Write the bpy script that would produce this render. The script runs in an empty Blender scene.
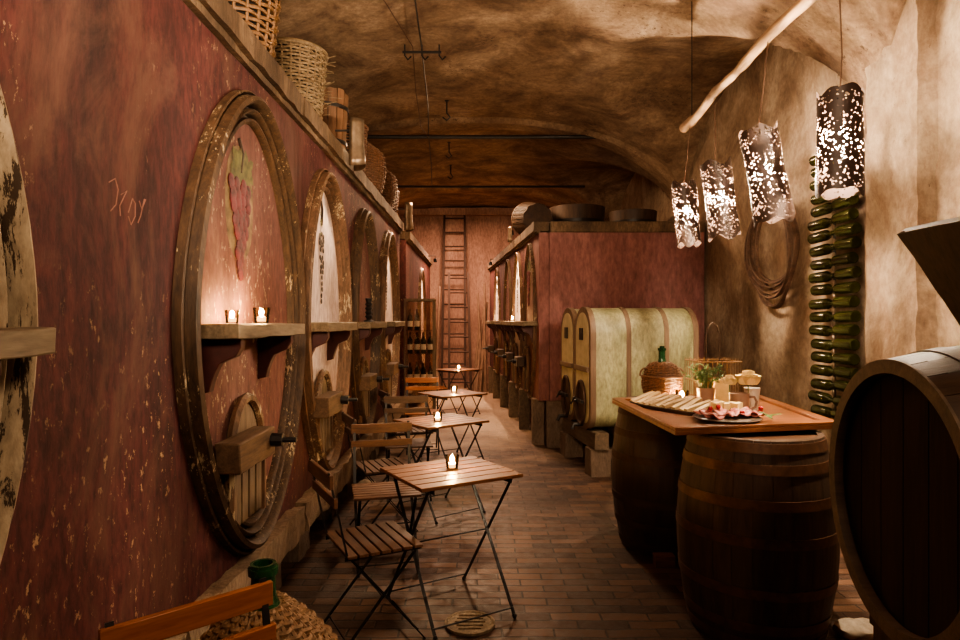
import bpy, math, random
from mathutils import Vector, Matrix, noise
random.seed(7)
SC = bpy.context.scene
COL = SC.collection
PI = math.pi
def R(d): return math.radians(d)

# ---------------------------------------------------------------- helpers
class MB:
    def __init__(s): s.v = []; s.f = []; s.m = []
    def add(s, vs, fs, M=None, mi=0):
        b = len(s.v)
        for p in vs:
            p = Vector(p)
            s.v.append(M @ p if M is not None else p)
        for f in fs:
            s.f.append([b + i for i in f]); s.m.append(mi)
        return s
    def box(s, c, d, M=None, mi=0):
        x, y, z = c; a, b, h = d[0]/2, d[1]/2, d[2]/2
        vs = [(x+i*a, y+j*b, z+k*h) for i in (-1, 1) for j in (-1, 1) for k in (-1, 1)]
        fs = [(0,1,3,2),(4,6,7,5),(0,4,5,1),(2,3,7,6),(0,2,6,4),(1,5,7,3)]
        return s.add(vs, fs, M, mi)
    def rbox(s, c, d, step=.08, amp=.008, seed=0, M=None, mi=0):
        """box of fine quads whose surface is worn uneven"""
        n = [max(1, int(round(k/step))) for k in d]
        idx = {}; vs = []; fs = []
        def vid(i, j, k):
            if (i, j, k) not in idx:
                p = Vector((c[0]-d[0]/2+d[0]*i/n[0], c[1]-d[1]/2+d[1]*j/n[1], c[2]-d[2]/2+d[2]*k/n[2]))
                q = p*7+Vector((seed*3.1, seed*1.7, seed))
                p = p + noise.noise_vector(q)*amp + noise.noise_vector(q*3)*amp*.5
                idx[(i, j, k)] = len(vs); vs.append(p)
            return idx[(i, j, k)]
        for i in range(n[0]):
            for j in range(n[1]):
                fs.append((vid(i,j,0), vid(i,j+1,0), vid(i+1,j+1,0), vid(i+1,j,0)))
                fs.append((vid(i,j,n[2]), vid(i+1,j,n[2]), vid(i+1,j+1,n[2]), vid(i,j+1,n[2])))
        for i in range(n[0]):
            for k in range(n[2]):
                fs.append((vid(i,0,k), vid(i+1,0,k), vid(i+1,0,k+1), vid(i,0,k+1)))
                fs.append((vid(i,n[1],k), vid(i,n[1],k+1), vid(i+1,n[1],k+1), vid(i+1,n[1],k)))
        for j in range(n[1]):
            for k in range(n[2]):
                fs.append((vid(0,j,k), vid(0,j,k+1), vid(0,j+1,k+1), vid(0,j+1,k)))
                fs.append((vid(n[0],j,k), vid(n[0],j+1,k), vid(n[0],j+1,k+1), vid(n[0],j,k+1)))
        return s.add(vs, fs, M, mi)
    def bar(s, p, q, w, t, up=(0,0,1), mi=0, M=None):
        p = Vector(p); q = Vector(q); z = (q-p).normalized(); up = Vector(up)
        x = up.cross(z)
        if x.length < 1e-4: x = Vector((1,0,0)).cross(z)
        x.normalize(); y = z.cross(x)
        vs = []
        for o in (p, q):
            for a, b in ((-1,-1),(1,-1),(1,1),(-1,1)): vs.append(o + x*a*w/2 + y*b*t/2)
        return s.add(vs, [(3,2,1,0),(4,5,6,7),(0,1,5,4),(1,2,6,5),(2,3,7,6),(3,0,4,7)], M, mi)
    def tube(s, pts, r, n=8, closed=False, mi=0, M=None, cap=True):
        pts = [Vector(p) for p in pts]; N = len(pts)
        rs = r if isinstance(r, (list, tuple)) else [r]*N
        vs = []; ref = None
        for i, p in enumerate(pts):
            if closed: t = pts[(i+1) % N] - pts[i-1]
            else: t = pts[min(i+1, N-1)] - pts[max(i-1, 0)]
            t.normalize()
            if ref is None:
                ref = t.orthogonal().normalized()
            else:
                ref = ref - t*ref.dot(t)
                ref = ref.normalized() if ref.length > 1e-6 else t.orthogonal().normalized()
            b = t.cross(ref)
            for k in range(n):
                a = 2*PI*k/n
                vs.append(p + (ref*math.cos(a) + b*math.sin(a))*rs[i])
        fs = []
        for i in range(N if closed else N-1):
            j = (i+1) % N
            for k in range(n):
                l = (k+1) % n
                fs.append((i*n+k, i*n+l, j*n+l, j*n+k))
        if not closed and cap:
            fs.append(tuple(range(n-1, -1, -1))); fs.append(tuple((N-1)*n+k for k in range(n)))
        return s.add(vs, fs, M, mi)
    def lathe(s, prof, n=24, M=None, mi=0, wob=None):
        vs = []; fs = []
        N = len(prof)
        for i, (r, z) in enumerate(prof):
            for k in range(n):
                a = 2*PI*k/n; rr = r*(wob(a, z) if wob else 1)
                vs.append((rr*math.cos(a), rr*math.sin(a), z))
        for i in range(N-1):
            for k in range(n):
                l = (k+1) % n
                fs.append((i*n+k, i*n+l, (i+1)*n+l, (i+1)*n+k))
        if prof[0][0] > 1e-6: fs.append(tuple(range(n-1, -1, -1)))
        if prof[-1][0] > 1e-6: fs.append(tuple((N-1)*n+k for k in range(n)))
        return s.add(vs, fs, M, mi)
    def prism(s, poly, h0, h1, M=None, mi=0):
        """poly in local XY, thickness along Z"""
        n = len(poly)
        vs = [(x, y, h0) for x, y in poly] + [(x, y, h1) for x, y in poly]
        fs = [tuple(range(n-1, -1, -1)), tuple(range(n, 2*n))]
        for i in range(n):
            j = (i+1) % n; fs.append((i, j, n+j, n+i))
        return s.add(vs, fs, M, mi)
    def ball(s, c, r, n=12, M=None, mi=0, sc=(1,1,1)):
        prof = []; m = max(4, n//2)
        T = Matrix.Translation(c) @ Matrix.Diagonal((sc[0], sc[1], sc[2], 1))
        if M is not None: T = M @ T
        for i in range(m+1):
            a = -PI/2 + PI*i/m; prof.append((max(r*math.cos(a), 1e-5), r*math.sin(a)))
        return s.lathe(prof, n, T, mi)
    def build(s, name, mats, parent=None, loc=None, rot=None, bevel=0, sharp=35, flat=False):
        me = bpy.data.meshes.new(name)
        me.from_pydata([tuple(p) for p in s.v], [], s.f)
        if not isinstance(mats, (list, tuple)): mats = [mats]
        for m in mats: me.materials.append(m)
        me.polygons.foreach_set('material_index', s.m)
        me.validate(clean_customdata=False)
        if not flat:
            me.polygons.foreach_set('use_smooth', [True]*len(me.polygons))
            me.set_sharp_from_angle(angle=R(sharp))
        me.update()
        o = bpy.data.objects.new(name, me); COL.objects.link(o)
        if parent is not None: o.parent = parent
        if loc is not None: o.location = loc
        if rot is not None: o.rotation_euler = rot
        if bevel:
            b = o.modifiers.new('bevel', 'BEVEL'); b.width = bevel; b.segments = 2; b.limit_method = 'ANGLE'; b.angle_limit = R(40)
        return o

def tag(o, label=None, cat=None, group=None, kind=None):
    if label: o['label'] = label
    if cat: o['category'] = cat
    if group: o['group'] = group
    if kind: o['kind'] = kind
    return o
def thing(name, label, cat, loc=(0,0,0), rz=0, group=None, rot=None):
    o = bpy.data.objects.new(name, None); COL.objects.link(o)
    o.empty_display_size = .1
    o.location = loc; o.rotation_euler = rot if rot else (0, 0, rz)
    return tag(o, label, cat, group)
def dup(src, loc, rz=None, label=None, group=None, rot=None, scale=None):
    def cp(o, par):
        c = o.copy(); COL.objects.link(c)
        if par is not None: c.parent = par
        for ch in list(o.children): cp(ch, c)
        return c
    r = cp(src, None); r.location = loc
    if rz is not None: r.rotation_euler = (0, 0, rz)
    if rot is not None: r.rotation_euler = rot
    if scale: r.scale = (scale,)*3 if not isinstance(scale, tuple) else scale
    if label: r['label'] = label
    if group: r['group'] = group
    return r
ORD = ['zeroth','first','second','third','fourth','fifth','sixth','seventh','eighth','ninth','tenth','eleventh','twelfth',
       'thirteenth','fourteenth','fifteenth','sixteenth','seventeenth','eighteenth','nineteenth','twentieth']

# ---------------------------------------------------------------- materials
def new_mat(name):
    m = bpy.data.materials.new(name); m.use_nodes = True
    nt = m.node_tree; b = nt.nodes['Principled BSDF']
    return m, nt, b
def N(nt, t, **kw):
    n = nt.nodes.new(t)
    for k, v in kw.items(): setattr(n, k, v)
    return n
def ramp(nt, fac, stops):
    r = N(nt, 'ShaderNodeValToRGB'); el = r.color_ramp.elements
    while len(el) < len(stops): el.new(.5)
    for e, (p, c) in zip(el, stops):
        e.position = p; e.color = (c[0], c[1], c[2], 1) if len(c) == 3 else c
    nt.links.new(fac, r.inputs[0]); return r.outputs[0]
def coords(nt, scale=(1,1,1), world=False, rot=(0,0,0)):
    if world: src = N(nt, 'ShaderNodeNewGeometry').outputs['Position']
    else: src = N(nt, 'ShaderNodeTexCoord').outputs['Object']
    mp = N(nt, 'ShaderNodeMapping'); mp.inputs['Scale'].default_value = scale; mp.inputs['Rotation'].default_value = rot
    nt.links.new(src, mp.inputs[0]); return mp.outputs[0]
def tex_noise(nt, vec, scale, detail=5, rough=.6, dist=0):
    n = N(nt, 'ShaderNodeTexNoise'); n.inputs['Scale'].default_value = scale
    n.inputs['Detail'].default_value = detail; n.inputs['Roughness'].default_value = rough; n.inputs['Distortion'].default_value = dist
    nt.links.new(vec, n.inputs['Vector']); return n.outputs['Fac']
def mixc(nt, fac, a, b, blend='MIX'):
    m = N(nt, 'ShaderNodeMix', data_type='RGBA', blend_type=blend)
    if isinstance(fac, (int, float)): m.inputs[0].default_value = fac
    else: nt.links.new(fac, m.inputs[0])
    for s, v in ((m.inputs[6], a), (m.inputs[7], b)):
        if isinstance(v, tuple): s.default_value = (v[0], v[1], v[2], 1)
        else: nt.links.new(v, s)
    return m.outputs[2]
def math_(nt, op, a, b=0):
    m = N(nt, 'ShaderNodeMath', operation=op)
    for s, v in ((m.inputs[0], a), (m.inputs[1], b)):
        if isinstance(v, (int, float)): s.default_value = v
        else: nt.links.new(v, s)
    return m.outputs[0]
def bump(nt, b, h, strength=.4, dist=.01):
    n = N(nt, 'ShaderNodeBump'); n.inputs['Strength'].default_value = strength; n.inputs['Distance'].default_value = dist
    nt.links.new(h, n.inputs['Height']); nt.links.new(n.outputs[0], b.inputs['Normal'])
def simple(name, col, rough=.6, metal=0, var=.25, scale=20, bmp=.2, emis=None, stretch=(1,1,1), world=False, spec=.5):
    m, nt, b = new_mat(name)
    v = coords(nt, stretch, world); f = tex_noise(nt, v, scale)
    c1 = tuple(max(0, k*(1-var)) for k in col); c2 = tuple(min(1, k*(1+var)) for k in col)
    nt.links.new(ramp(nt, f, [(.3, c1), (.7, c2)]), b.inputs['Base Color'])
    b.inputs['Roughness'].default_value = rough; b.inputs['Metallic'].default_value = metal
    b.inputs['Specular IOR Level'].default_value = spec
    if bmp: bump(nt, b, f, bmp, .004)
    if emis:
        b.inputs['Emission Color'].default_value = (*emis[0], 1); b.inputs['Emission Strength'].default_value = emis[1]
    return m
def wood(name, dark, light, axis='x', scale=6, rough=.55, bmp=.3, world=False, contrast=(.3,.7), rot=(0,0,0), worn=None, spec=.4):
    m, nt, b = new_mat(name)
    st = {'x': (.12,1,1), 'y': (1,.12,1), 'z': (1,1,.12)}[axis]
    v = coords(nt, tuple(k*scale for k in st), world, rot)
    f = tex_noise(nt, v, 3, 8, .65, .6)
    f2 = tex_noise(nt, v, 14, 3, .6)
    h = math_(nt, 'ADD', math_(nt, 'MULTIPLY', f, .7), math_(nt, 'MULTIPLY', f2, .3))
    c = ramp(nt, h, [(contrast[0], dark), (contrast[1], light)])
    if worn:
        v2 = coords(nt, (1,1,1), world); g = tex_noise(nt, v2, 5, 4, .6)
        g2 = tex_noise(nt, v, 10, 9, .75)
        g = math_(nt, 'MULTIPLY', g, g2)
        k = ramp(nt, g, [(worn[1], (0,0,0)), (worn[1]+.03, (1,1,1))])
        c = mixc(nt, k, c, worn[0])
    nt.links.new(c, b.inputs['Base Color'])
    b.inputs['Roughness'].default_value = rough; b.inputs['Specular IOR Level'].default_value = spec
    bump(nt, b, h, bmp, .006)
    return m
def peeling(name, base_stops, peel, amount=.56, rough=.75, scale=1.0, smear=None, spec=.35, area=(.45,.6), sm_amt=.75, grain=.55, smr=(.5,.72), zs=.35, fz=.6):
    """weathered painted plaster: blotchy paint, flaked off here and there"""
    m, nt, b = new_mat(name)
    v = coords(nt, (1,1,1), True); vs = coords(nt, (1,1,zs), True)
    big = tex_noise(nt, vs, 2.0*scale, 10, .72, .5)
    c = ramp(nt, big, base_stops)
    fine = tex_noise(nt, vs, 30*scale, 5, .7)
    c = mixc(nt, grain, c, ramp(nt, fine, [(.35, (.3,.26,.26)), (.65, (1.15,1.15,1.15))]), 'MULTIPLY')
    if smear:
        sm = tex_noise(nt, coords(nt, (1.0,1.0,.5), True, (0,0,R(20))), 2.3*scale, 10, .72, .9)
        c = mixc(nt, ramp(nt, sm, [(smr[0], (0,0,0)), (smr[1], (sm_amt,)*3)]), c, smear)
    area_n = tex_noise(nt, vs, 1.9*scale, 3, .6, .3)
    area_m = ramp(nt, area_n, [(area[0], (0,0,0)), (area[1], (1,1,1))])
    fl = tex_noise(nt, coords(nt, (1,1,fz), True), 30*scale, 9, .75)
    k = ramp(nt, fl, [(amount, (0,0,0)), (amount+.02, (1,1,1))])
    k = math_(nt, 'MULTIPLY', k, area_m)
    c = mixc(nt, k, c, peel)
    nt.links.new(c, b.inputs['Base Color'])
    b.inputs['Roughness'].default_value = rough; b.inputs['Specular IOR Level'].default_value = spec
    h = math_(nt, 'SUBTRACT', math_(nt, 'MULTIPLY', fine, .35), math_(nt, 'MULTIPLY', k, .5))
    h = math_(nt, 'ADD', h, big)
    bump(nt, b, h, .5, .012)
    return m

M = {}
M['red'] = peeling('oxblood painted plaster', [(.25, (.024,.008,.007)), (.42, (.068,.016,.015)), (.56, (.115,.031,.029)), (.68, (.165,.062,.052)), (.8, (.25,.14,.10))],
                   (.40,.26,.15), .59, smear=(.125,.058,.042), sm_amt=.75, grain=.8, smr=(.49,.66), area=(.42,.56))
M['purple'] = peeling('mauve painted plaster', [(.25, (.14,.06,.056)), (.5, (.245,.105,.096)), (.8, (.38,.18,.155))],
                      (.35,.22,.15), .66, scale=.8)
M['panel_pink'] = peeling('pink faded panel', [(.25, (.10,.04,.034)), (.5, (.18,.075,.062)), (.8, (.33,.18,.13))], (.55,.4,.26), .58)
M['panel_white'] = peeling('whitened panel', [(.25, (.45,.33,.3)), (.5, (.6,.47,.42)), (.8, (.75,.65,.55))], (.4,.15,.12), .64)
M['plaster'] = peeling('old tan plaster', [(.25, (.11,.07,.045)), (.42, (.27,.185,.125)), (.58, (.46,.35,.25)), (.78, (.64,.52,.40))],
                       (.14,.09,.06), .62, scale=.7, zs=.8, grain=.4, smear=(.22,.13,.08), rough=.9, area=(.52,.66))
M['vault'] = peeling('smoky vault plaster', [(.25, (.06,.035,.022)), (.42, (.17,.105,.066)), (.56, (.33,.225,.145)), (.75, (.55,.41,.29))],
                     (.06,.035,.022), .58, scale=.8, zs=.8, grain=.4, smear=(.11,.06,.038), rough=.85, area=(.5,.66))
M['backwall'] = peeling('rosy brick plaster', [(.25, (.20,.11,.08)), (.5, (.36,.21,.155)), (.8, (.52,.34,.25))], (.12,.06,.04), .6)
M['coping'] = peeling('worn stone coping', [(.3, (.045,.028,.017)), (.5, (.13,.082,.048)), (.7, (.30,.2,.125))], (.08,.05,.03), .57, scale=1.5)
M['plinth'] = peeling('crumbling concrete plinth', [(.25, (.10,.06,.04)), (.5, (.26,.175,.115)), (.8, (.48,.36,.25))], (.1,.06,.04), .58, scale=1.5)
M['stone'] = peeling('rough stone', [(.25, (.1,.065,.045)), (.5, (.2,.14,.1)), (.8, (.34,.25,.18))], (.06,.04,.03), .6, scale=2)

def brick_floor():
    m, nt, b = new_mat('worn brick paving')
    v = coords(nt, (1,1,1), True)
    w = N(nt, 'ShaderNodeTexNoise'); w.inputs['Scale'].default_value = 2.0; nt.links.new(v, w.inputs['Vector'])
    add = N(nt, 'ShaderNodeVectorMath', operation='MULTIPLY_ADD'); nt.links.new(w.outputs['Color'], add.inputs[0])
    add.inputs[1].default_value = (.035,.035,0); nt.links.new(v, add.inputs[2])
    t = N(nt, 'ShaderNodeTexBrick'); nt.links.new(add.outputs[0], t.inputs['Vector'])
    t.inputs['Scale'].default_value = 1; t.inputs['Brick Width'].default_value = .25; t.inputs['Row Height'].default_value = .085
    t.inputs['Mortar Size'].default_value = .006; t.inputs['Mortar Smooth'].default_value = .3; t.inputs['Bias'].default_value = -.1
    t.inputs['Color1'].default_value = (.045,.022,.014,1); t.inputs['Color2'].default_value = (.17,.09,.055,1); t.inputs['Mortar'].default_value = (.03,.018,.012,1)
    n1 = tex_noise(nt, v, 14, 6, .65); n2 = tex_noise(nt, v, 1.2, 3, .6)
    c = mixc(nt, .6, t.outputs['Color'], ramp(nt, n1, [(.3, (.4,.36,.33)), (.72, (1.2,1.15,1.1))]), 'MULTIPLY')
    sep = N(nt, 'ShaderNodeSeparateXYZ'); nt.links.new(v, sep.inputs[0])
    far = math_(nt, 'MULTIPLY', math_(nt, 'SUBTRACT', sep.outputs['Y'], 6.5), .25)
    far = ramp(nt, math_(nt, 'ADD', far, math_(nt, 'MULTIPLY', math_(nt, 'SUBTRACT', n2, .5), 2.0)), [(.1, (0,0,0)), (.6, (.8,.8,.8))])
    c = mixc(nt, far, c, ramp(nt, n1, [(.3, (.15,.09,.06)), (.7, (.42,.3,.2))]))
    nt.links.new(c, b.inputs['Base Color'])
    nt.links.new(ramp(nt, n1, [(.3, (.38,)*3), (.7, (.7,)*3)]), b.inputs['Roughness'])
    h = math_(nt, 'SUBTRACT', math_(nt, 'MULTIPLY', n1, .5), t.outputs['Fac'])
    bump(nt, b, h, .7, .012)
    return m
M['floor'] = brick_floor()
M['moulding'] = wood('weathered moulding', (.013,.007,.004), (.11,.06,.032), 'z', 8, .6, .4, True, worn=((.42,.32,.2), .33))
M['moulding_pale'] = peeling('flaking cream moulding', [(.25, (.2,.14,.09)), (.5, (.42,.33,.22)), (.8, (.55,.45,.32))], (.05,.03,.018), .52, area=(.3,.42), fz=.09)
M['moulding_tan'] = wood('tan moulding', (.035,.018,.01), (.22,.12,.07), 'z', 8, .6, .4, True, worn=((.42,.32,.2), .31))
M['shelf_stone'] = wood('old shelf board', (.05,.033,.02), (.26,.19,.12), 'y', 5, .7, .5, True)
M['bracket'] = simple('dark red bracket paint', (.055,.012,.010), .6)
M['oldwood'] = wood('grey old wood', (.05,.032,.02), (.20,.14,.09), 'y', 8, .7, .5)
M['barwood'] = wood('old brown beam', (.045,.024,.013), (.18,.105,.06), 'y', 8, .7, .5)
M['hatchwood'] = wood('pale hatch board', (.07,.043,.027), (.25,.175,.11), 'z', 8, .7, .6, True)
M['slat'] = wood('oiled acacia slat', (.075,.028,.011), (.25,.105,.045), 'x', 14, .42, .15)
M['slat_y'] = wood('oiled acacia seat slat', (.05,.021,.011), (.19,.09,.048), 'y', 14, .42, .15)
M['slat_dark'] = wood('dark stained slat', (.035,.016,.009), (.12,.06,.032), 'y', 14, .5, .15)
M['slat_orange'] = wood('orange varnished slat', (.17,.045,.012), (.36,.125,.04), 'y', 10, .35, .12)
M['iron'] = simple('black painted iron', (.016,.013,.012), .45, .3, bmp=.1)
M['rust'] = simple('rusty iron', (.06,.03,.018), .7, .4)
M['cask'] = wood('dark oak stave', (.022,.012,.007), (.085,.046,.026), 'z', 5, .6, .3)
M['cask_x'] = wood('dark oak cask board', (.018,.009,.005), (.06,.03,.016), 'z', 5, .5, .3)
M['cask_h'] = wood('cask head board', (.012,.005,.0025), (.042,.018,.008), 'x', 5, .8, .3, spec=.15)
M['hoop'] = simple('rust brown hoop', (.10,.045,.022), .5, .35, var=.35)
M['chime'] = wood('worn cask rim', (.04,.025,.015), (.14,.09,.058), 'z', 5, .6, .4)
M['board'] = wood('varnished table board', (.085,.028,.011), (.26,.10,.04), 'x', 5, .28, .1, contrast=(.35,.65), spec=.6)
M['greentank'] = peeling('pale green tank enamel', [(.25, (.13,.12,.06)), (.45, (.27,.255,.14)), (.7, (.50,.47,.30))], (.26,.22,.12), .6, scale=1.3, rough=.42, spec=.5)
M['tankband'] = wood('brown tank band', (.08,.045,.028), (.20,.125,.08), 'z', 6, .6)
M['tankface'] = simple('cream tank front', (.40,.33,.2), .6, scale=6)
M['wicker'] = simple('golden wicker', (.20,.105,.045), .55, scale=60, var=.45)
M['wicker_grey'] = simple('straw wicker', (.19,.13,.07), .65, scale=60, var=.45)
M['wicker_brown'] = simple('brown wicker', (.13,.058,.028), .6, scale=60, var=.5)
M['tub'] = wood('tub stave', (.07,.032,.015), (.20,.10,.05), 'z', 6, .6)
M['bread'] = simple('bread crumb', (.50,.36,.20), .8, scale=50, var=.15)
M['cream'] = simple('cream petal', (.80,.62,.32), .6, var=.12)
M['stoneware'] = simple('taupe glazed mug', (.28,.18,.13), .4, var=.08)
M['white'] = simple('white ceramic', (.72,.68,.62), .35, var=.04, bmp=0)
M['leaf'] = simple('green leaf', (.07,.12,.03), .55, var=.4)
M['grape'] = simple('red grape skin', (.28,.015,.018), .25, var=.4, bmp=0)
M['ham'] = simple('pink cured ham', (.38,.12,.10), .45, var=.35, scale=30)
M['salami'] = simple('mottled salami', (.22,.04,.035), .5, var=.5, scale=80)
M['cheese'] = simple('pale cheese', (.72,.52,.22), .6, var=.12)
M['rush'] = simple('plaited rush', (.24,.14,.075), .75, scale=70, var=.5)
M['branch'] = wood('bare driftwood', (.09,.045,.022), (.46,.29,.16), 'y', 5, .6, .6)
M['pole'] = wood('weathered pole', (.06,.035,.022), (.22,.13,.08), 'z', 8, .7)
M['ladder'] = wood('dark ladder wood', (.02,.009,.006), (.065,.03,.018), 'z', 8, .7)
M['hose'] = simple('flat iron strap', (.12,.068,.045), .6, .2, var=.4)
M['cord'] = simple('twisted cord', (.10,.05,.03), .8)
M['shieldmat'] = simple('brushed steel sheet', (.22,.16,.11), .35, .7)
M['scratch'] = simple('scratched plaster', (.22,.10,.075), .8)
M['dark'] = simple('shade-black void', (.01,.007,.005), .9)  # near-black colour standing in for shade in gaps such as under the tanks
M['paint_leaf'] = simple('painted vine leaf', (.11,.10,.03), .7, var=.6, scale=25)
M['paint_grape'] = simple('painted grapes', (.10,.012,.016), .6, var=.85, scale=26)
M['paint_ground'] = simple('painted cartouche', (.20,.13,.06), .7, var=.7, scale=14)
M['paint_dark'] = simple('painted stem', (.06,.04,.03), .7, var=.5)
M['towel'] = simple('pale limestone', (.42,.34,.26), .85, var=.3, scale=25)
M['drain'] = simple('worn drain lid', (.22,.16,.10), .6, .2, var=.5, scale=60)
def hot(name, col, s):
    m, nt, b = new_mat(name); e = N(nt, 'ShaderNodeEmission'); e.inputs[0].default_value = (*col, 1); e.inputs[1].default_value = s
    nt.links.new(e.outputs[0], nt.nodes['Material Output'].inputs[0]); return m
BULB = 60000; FLAME = 1100
M['bulb'] = hot('bulb filament glow', (1,.79,.55), BULB)
M['flame'] = hot('candle flame', (1,.62,.26), FLAME)
def globe():
    m, nt, b = new_mat('frosted glowing bulb glass'); e = N(nt, 'ShaderNodeEmission'); e.inputs[0].default_value = (1,.8,.58,1); e.inputs[1].default_value = 60
    t = N(nt, 'ShaderNodeBsdfTransparent'); mx = N(nt, 'ShaderNodeMixShader'); mx.inputs[0].default_value = .25
    nt.links.new(t.outputs[0], mx.inputs[1]); nt.links.new(e.outputs[0], mx.inputs[2]); nt.links.new(mx.outputs[0], nt.nodes['Material Output'].inputs[0]); return m
M['globe'] = globe()
M['led'] = hot('spot lamp lens', (1,.78,.5), 60)
M['wax'] = simple('lit wax', (.85,.7,.45), .4, bmp=0, emis=((1,.62,.28), 2.2))
def glass(name, tint, clear=.8, rough=.05):
    m, nt, b = new_mat(name)
    t = N(nt, 'ShaderNodeBsdfTransparent'); t.inputs[0].default_value = (*tint, 1)
    g = N(nt, 'ShaderNodeBsdfGlossy'); g.inputs['Roughness'].default_value = rough; g.inputs[0].default_value = (.9,.9,.9,1)
    fr = N(nt, 'ShaderNodeFresnel'); fr.inputs[0].default_value = 1.5
    k = math_(nt, 'MINIMUM', math_(nt, 'ADD', fr.outputs[0], 1-clear-.1), 1.0)
    mx = N(nt, 'ShaderNodeMixShader'); nt.links.new(k, mx.inputs[0]); nt.links.new(t.outputs[0], mx.inputs[1]); nt.links.new(g.outputs[0], mx.inputs[2])
    nt.links.new(mx.outputs[0], nt.nodes['Material Output'].inputs[0]); return m
M['glass'] = glass('votive glass', (1,.93,.82), .85)
M['pane'] = glass('cabinet glass', (.9,.85,.8), .85)
def bottle_glass(name, col, trans):
    m, nt, b = new_mat(name)
    v = coords(nt, (1,1,1), True); f = tex_noise(nt, v, 9, 3)
    nt.links.new(ramp(nt, f, [(.35, tuple(k*.6 for k in col)), (.65, col)]), b.inputs['Base Color'])
    b.inputs['Roughness'].default_value = .12; b.inputs['IOR'].default_value = 1.45
    b.inputs['Transmission Weight'].default_value = trans
    return m
M['bottle'] = bottle_glass('green bottle glass', (.05,.052,.012), .3)
M['bottle_dark'] = bottle_glass('dark bottle glass', (.03,.035,.015), .2)
M['demi'] = bottle_glass('demijohn glass', (.02,.085,.03), .25)
def perforated():
    m, nt, b = new_mat('pierced metal shade')
    v = coords(nt, (1,1,1))
    vo = N(nt, 'ShaderNodeTexVoronoi'); vo.inputs['Scale'].default_value = 66; nt.links.new(v, vo.inputs['Vector'])
    nz = tex_noise(nt, v, 30, 2)
    d = math_(nt, 'ADD', vo.outputs['Distance'], math_(nt, 'MULTIPLY', nz, .5))
    lf = tex_noise(nt, v, 13, 1)
    d = math_(nt, 'ADD', d, math_(nt, 'MULTIPLY', math_(nt, 'SUBTRACT', lf, .5), .7))
    hole = math_(nt, 'LESS_THAN', d, .53)
    b.inputs['Base Color'].default_value = (.045,.026,.02,1); b.inputs['Metallic'].default_value = .2; b.inputs['Roughness'].default_value = .5
    t = N(nt, 'ShaderNodeBsdfTransparent')
    mx = N(nt, 'ShaderNodeMixShader'); nt.links.new(hole, mx.inputs[0]); nt.links.new(b.outputs[0], mx.inputs[1]); nt.links.new(t.outputs[0], mx.inputs[2])
    nt.links.new(mx.outputs[0], nt.nodes['Material Output'].inputs[0])
    return m
M['shade'] = perforated()

# ---------------------------------------------------------------- room shell
def struct(name, mb, m, **k): return tag(mb.build(name, m, **k), kind='structure')
XR, XL, YB, YF = 2.7, -3.0, 15.0, -2.0
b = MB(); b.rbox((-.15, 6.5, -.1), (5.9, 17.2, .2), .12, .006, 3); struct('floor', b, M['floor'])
BAYS = [(-1.9, 1.95), (2.2, 1.95), (6.45, 2.0), (10.75, 2.0), (14.6, 1.6)]
def ceil_z(x, y):
    u = min(1, abs((x+.15)/2.87)); zm = 2.62 + 1.53*(1-u**2.4)**(1/2.4)
    zc = 0
    for c, h in BAYS:
        t = abs((y-c)/h)
        if t < 1: zc = max(zc, 2.62 + 1.47*(1-t**2.2)**(1/2.2))
    z = max(zm, zc)
    for yr in (4.32, 8.6, 12.85):                      # slightly proud transverse ribs
        d = abs(y-yr)
        if d < .2: z = min(z, zm-.05)
    return z + .02*noise.noise(Vector((x*1.2, y*1.2, 3)))
nx, ny = 116, 340; vs = []; fs = []
for j in range(ny+1):
    for i in range(nx+1):
        x = XL-.05 + (XR-XL+.1)*i/nx; y = YF-.05 + (YB-YF+.1)*j/ny
        vs.append((x, y, ceil_z(x, y)))
for j in range(ny):
    for i in range(nx):
        a = j*(nx+1)+i; fs.append((a, a+nx+1, a+nx+2, a+1))
b = MB(); b.add(vs, fs)
# closed slab above the vault
struct('ceiling', b, M['vault'], sharp=50)
b = MB(); b.box((-.15, 6.5, 4.35), (6.1, 17.4, .2)); struct('trim_1', b, M['dark'])
b = MB(); b.rbox((XR+.1, 6.5, 2.1), (.2, 17.2, 4.3), .15, .02, 5); struct('wall_right', b, M['plaster'], sharp=60)
b = MB(); b.box((XL-.1, 6.5, 2.1), (.2, 17.2, 4.3)); struct('wall_left', b, M['plaster'])
b = MB(); b.rbox((-.15, YB+.1, 2.1), (5.9, .2, 4.3), .2, .02, 6); struct('wall_back', b, M['backwall'], sharp=60)
b = MB(); b.box((-.15, YF-.1, 2.1), (5.9, .2, 4.3)); struct('wall_front', b, M['plaster'])
# plaster pier between the two niches of the right wall, running up to the vault
b = MB(); b.rbox((2.68, 4.03, 1.72), (.2, .5, 3.5), .07, .012, 9)
struct('trim_2', b, M['plaster'], sharp=60)

b = MB(); b.rbox((-.15, YB-.12, 4.02), (5.5, .2, .16), .15, .01, 8); struct('trim_3', b, M['backwall'])
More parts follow.
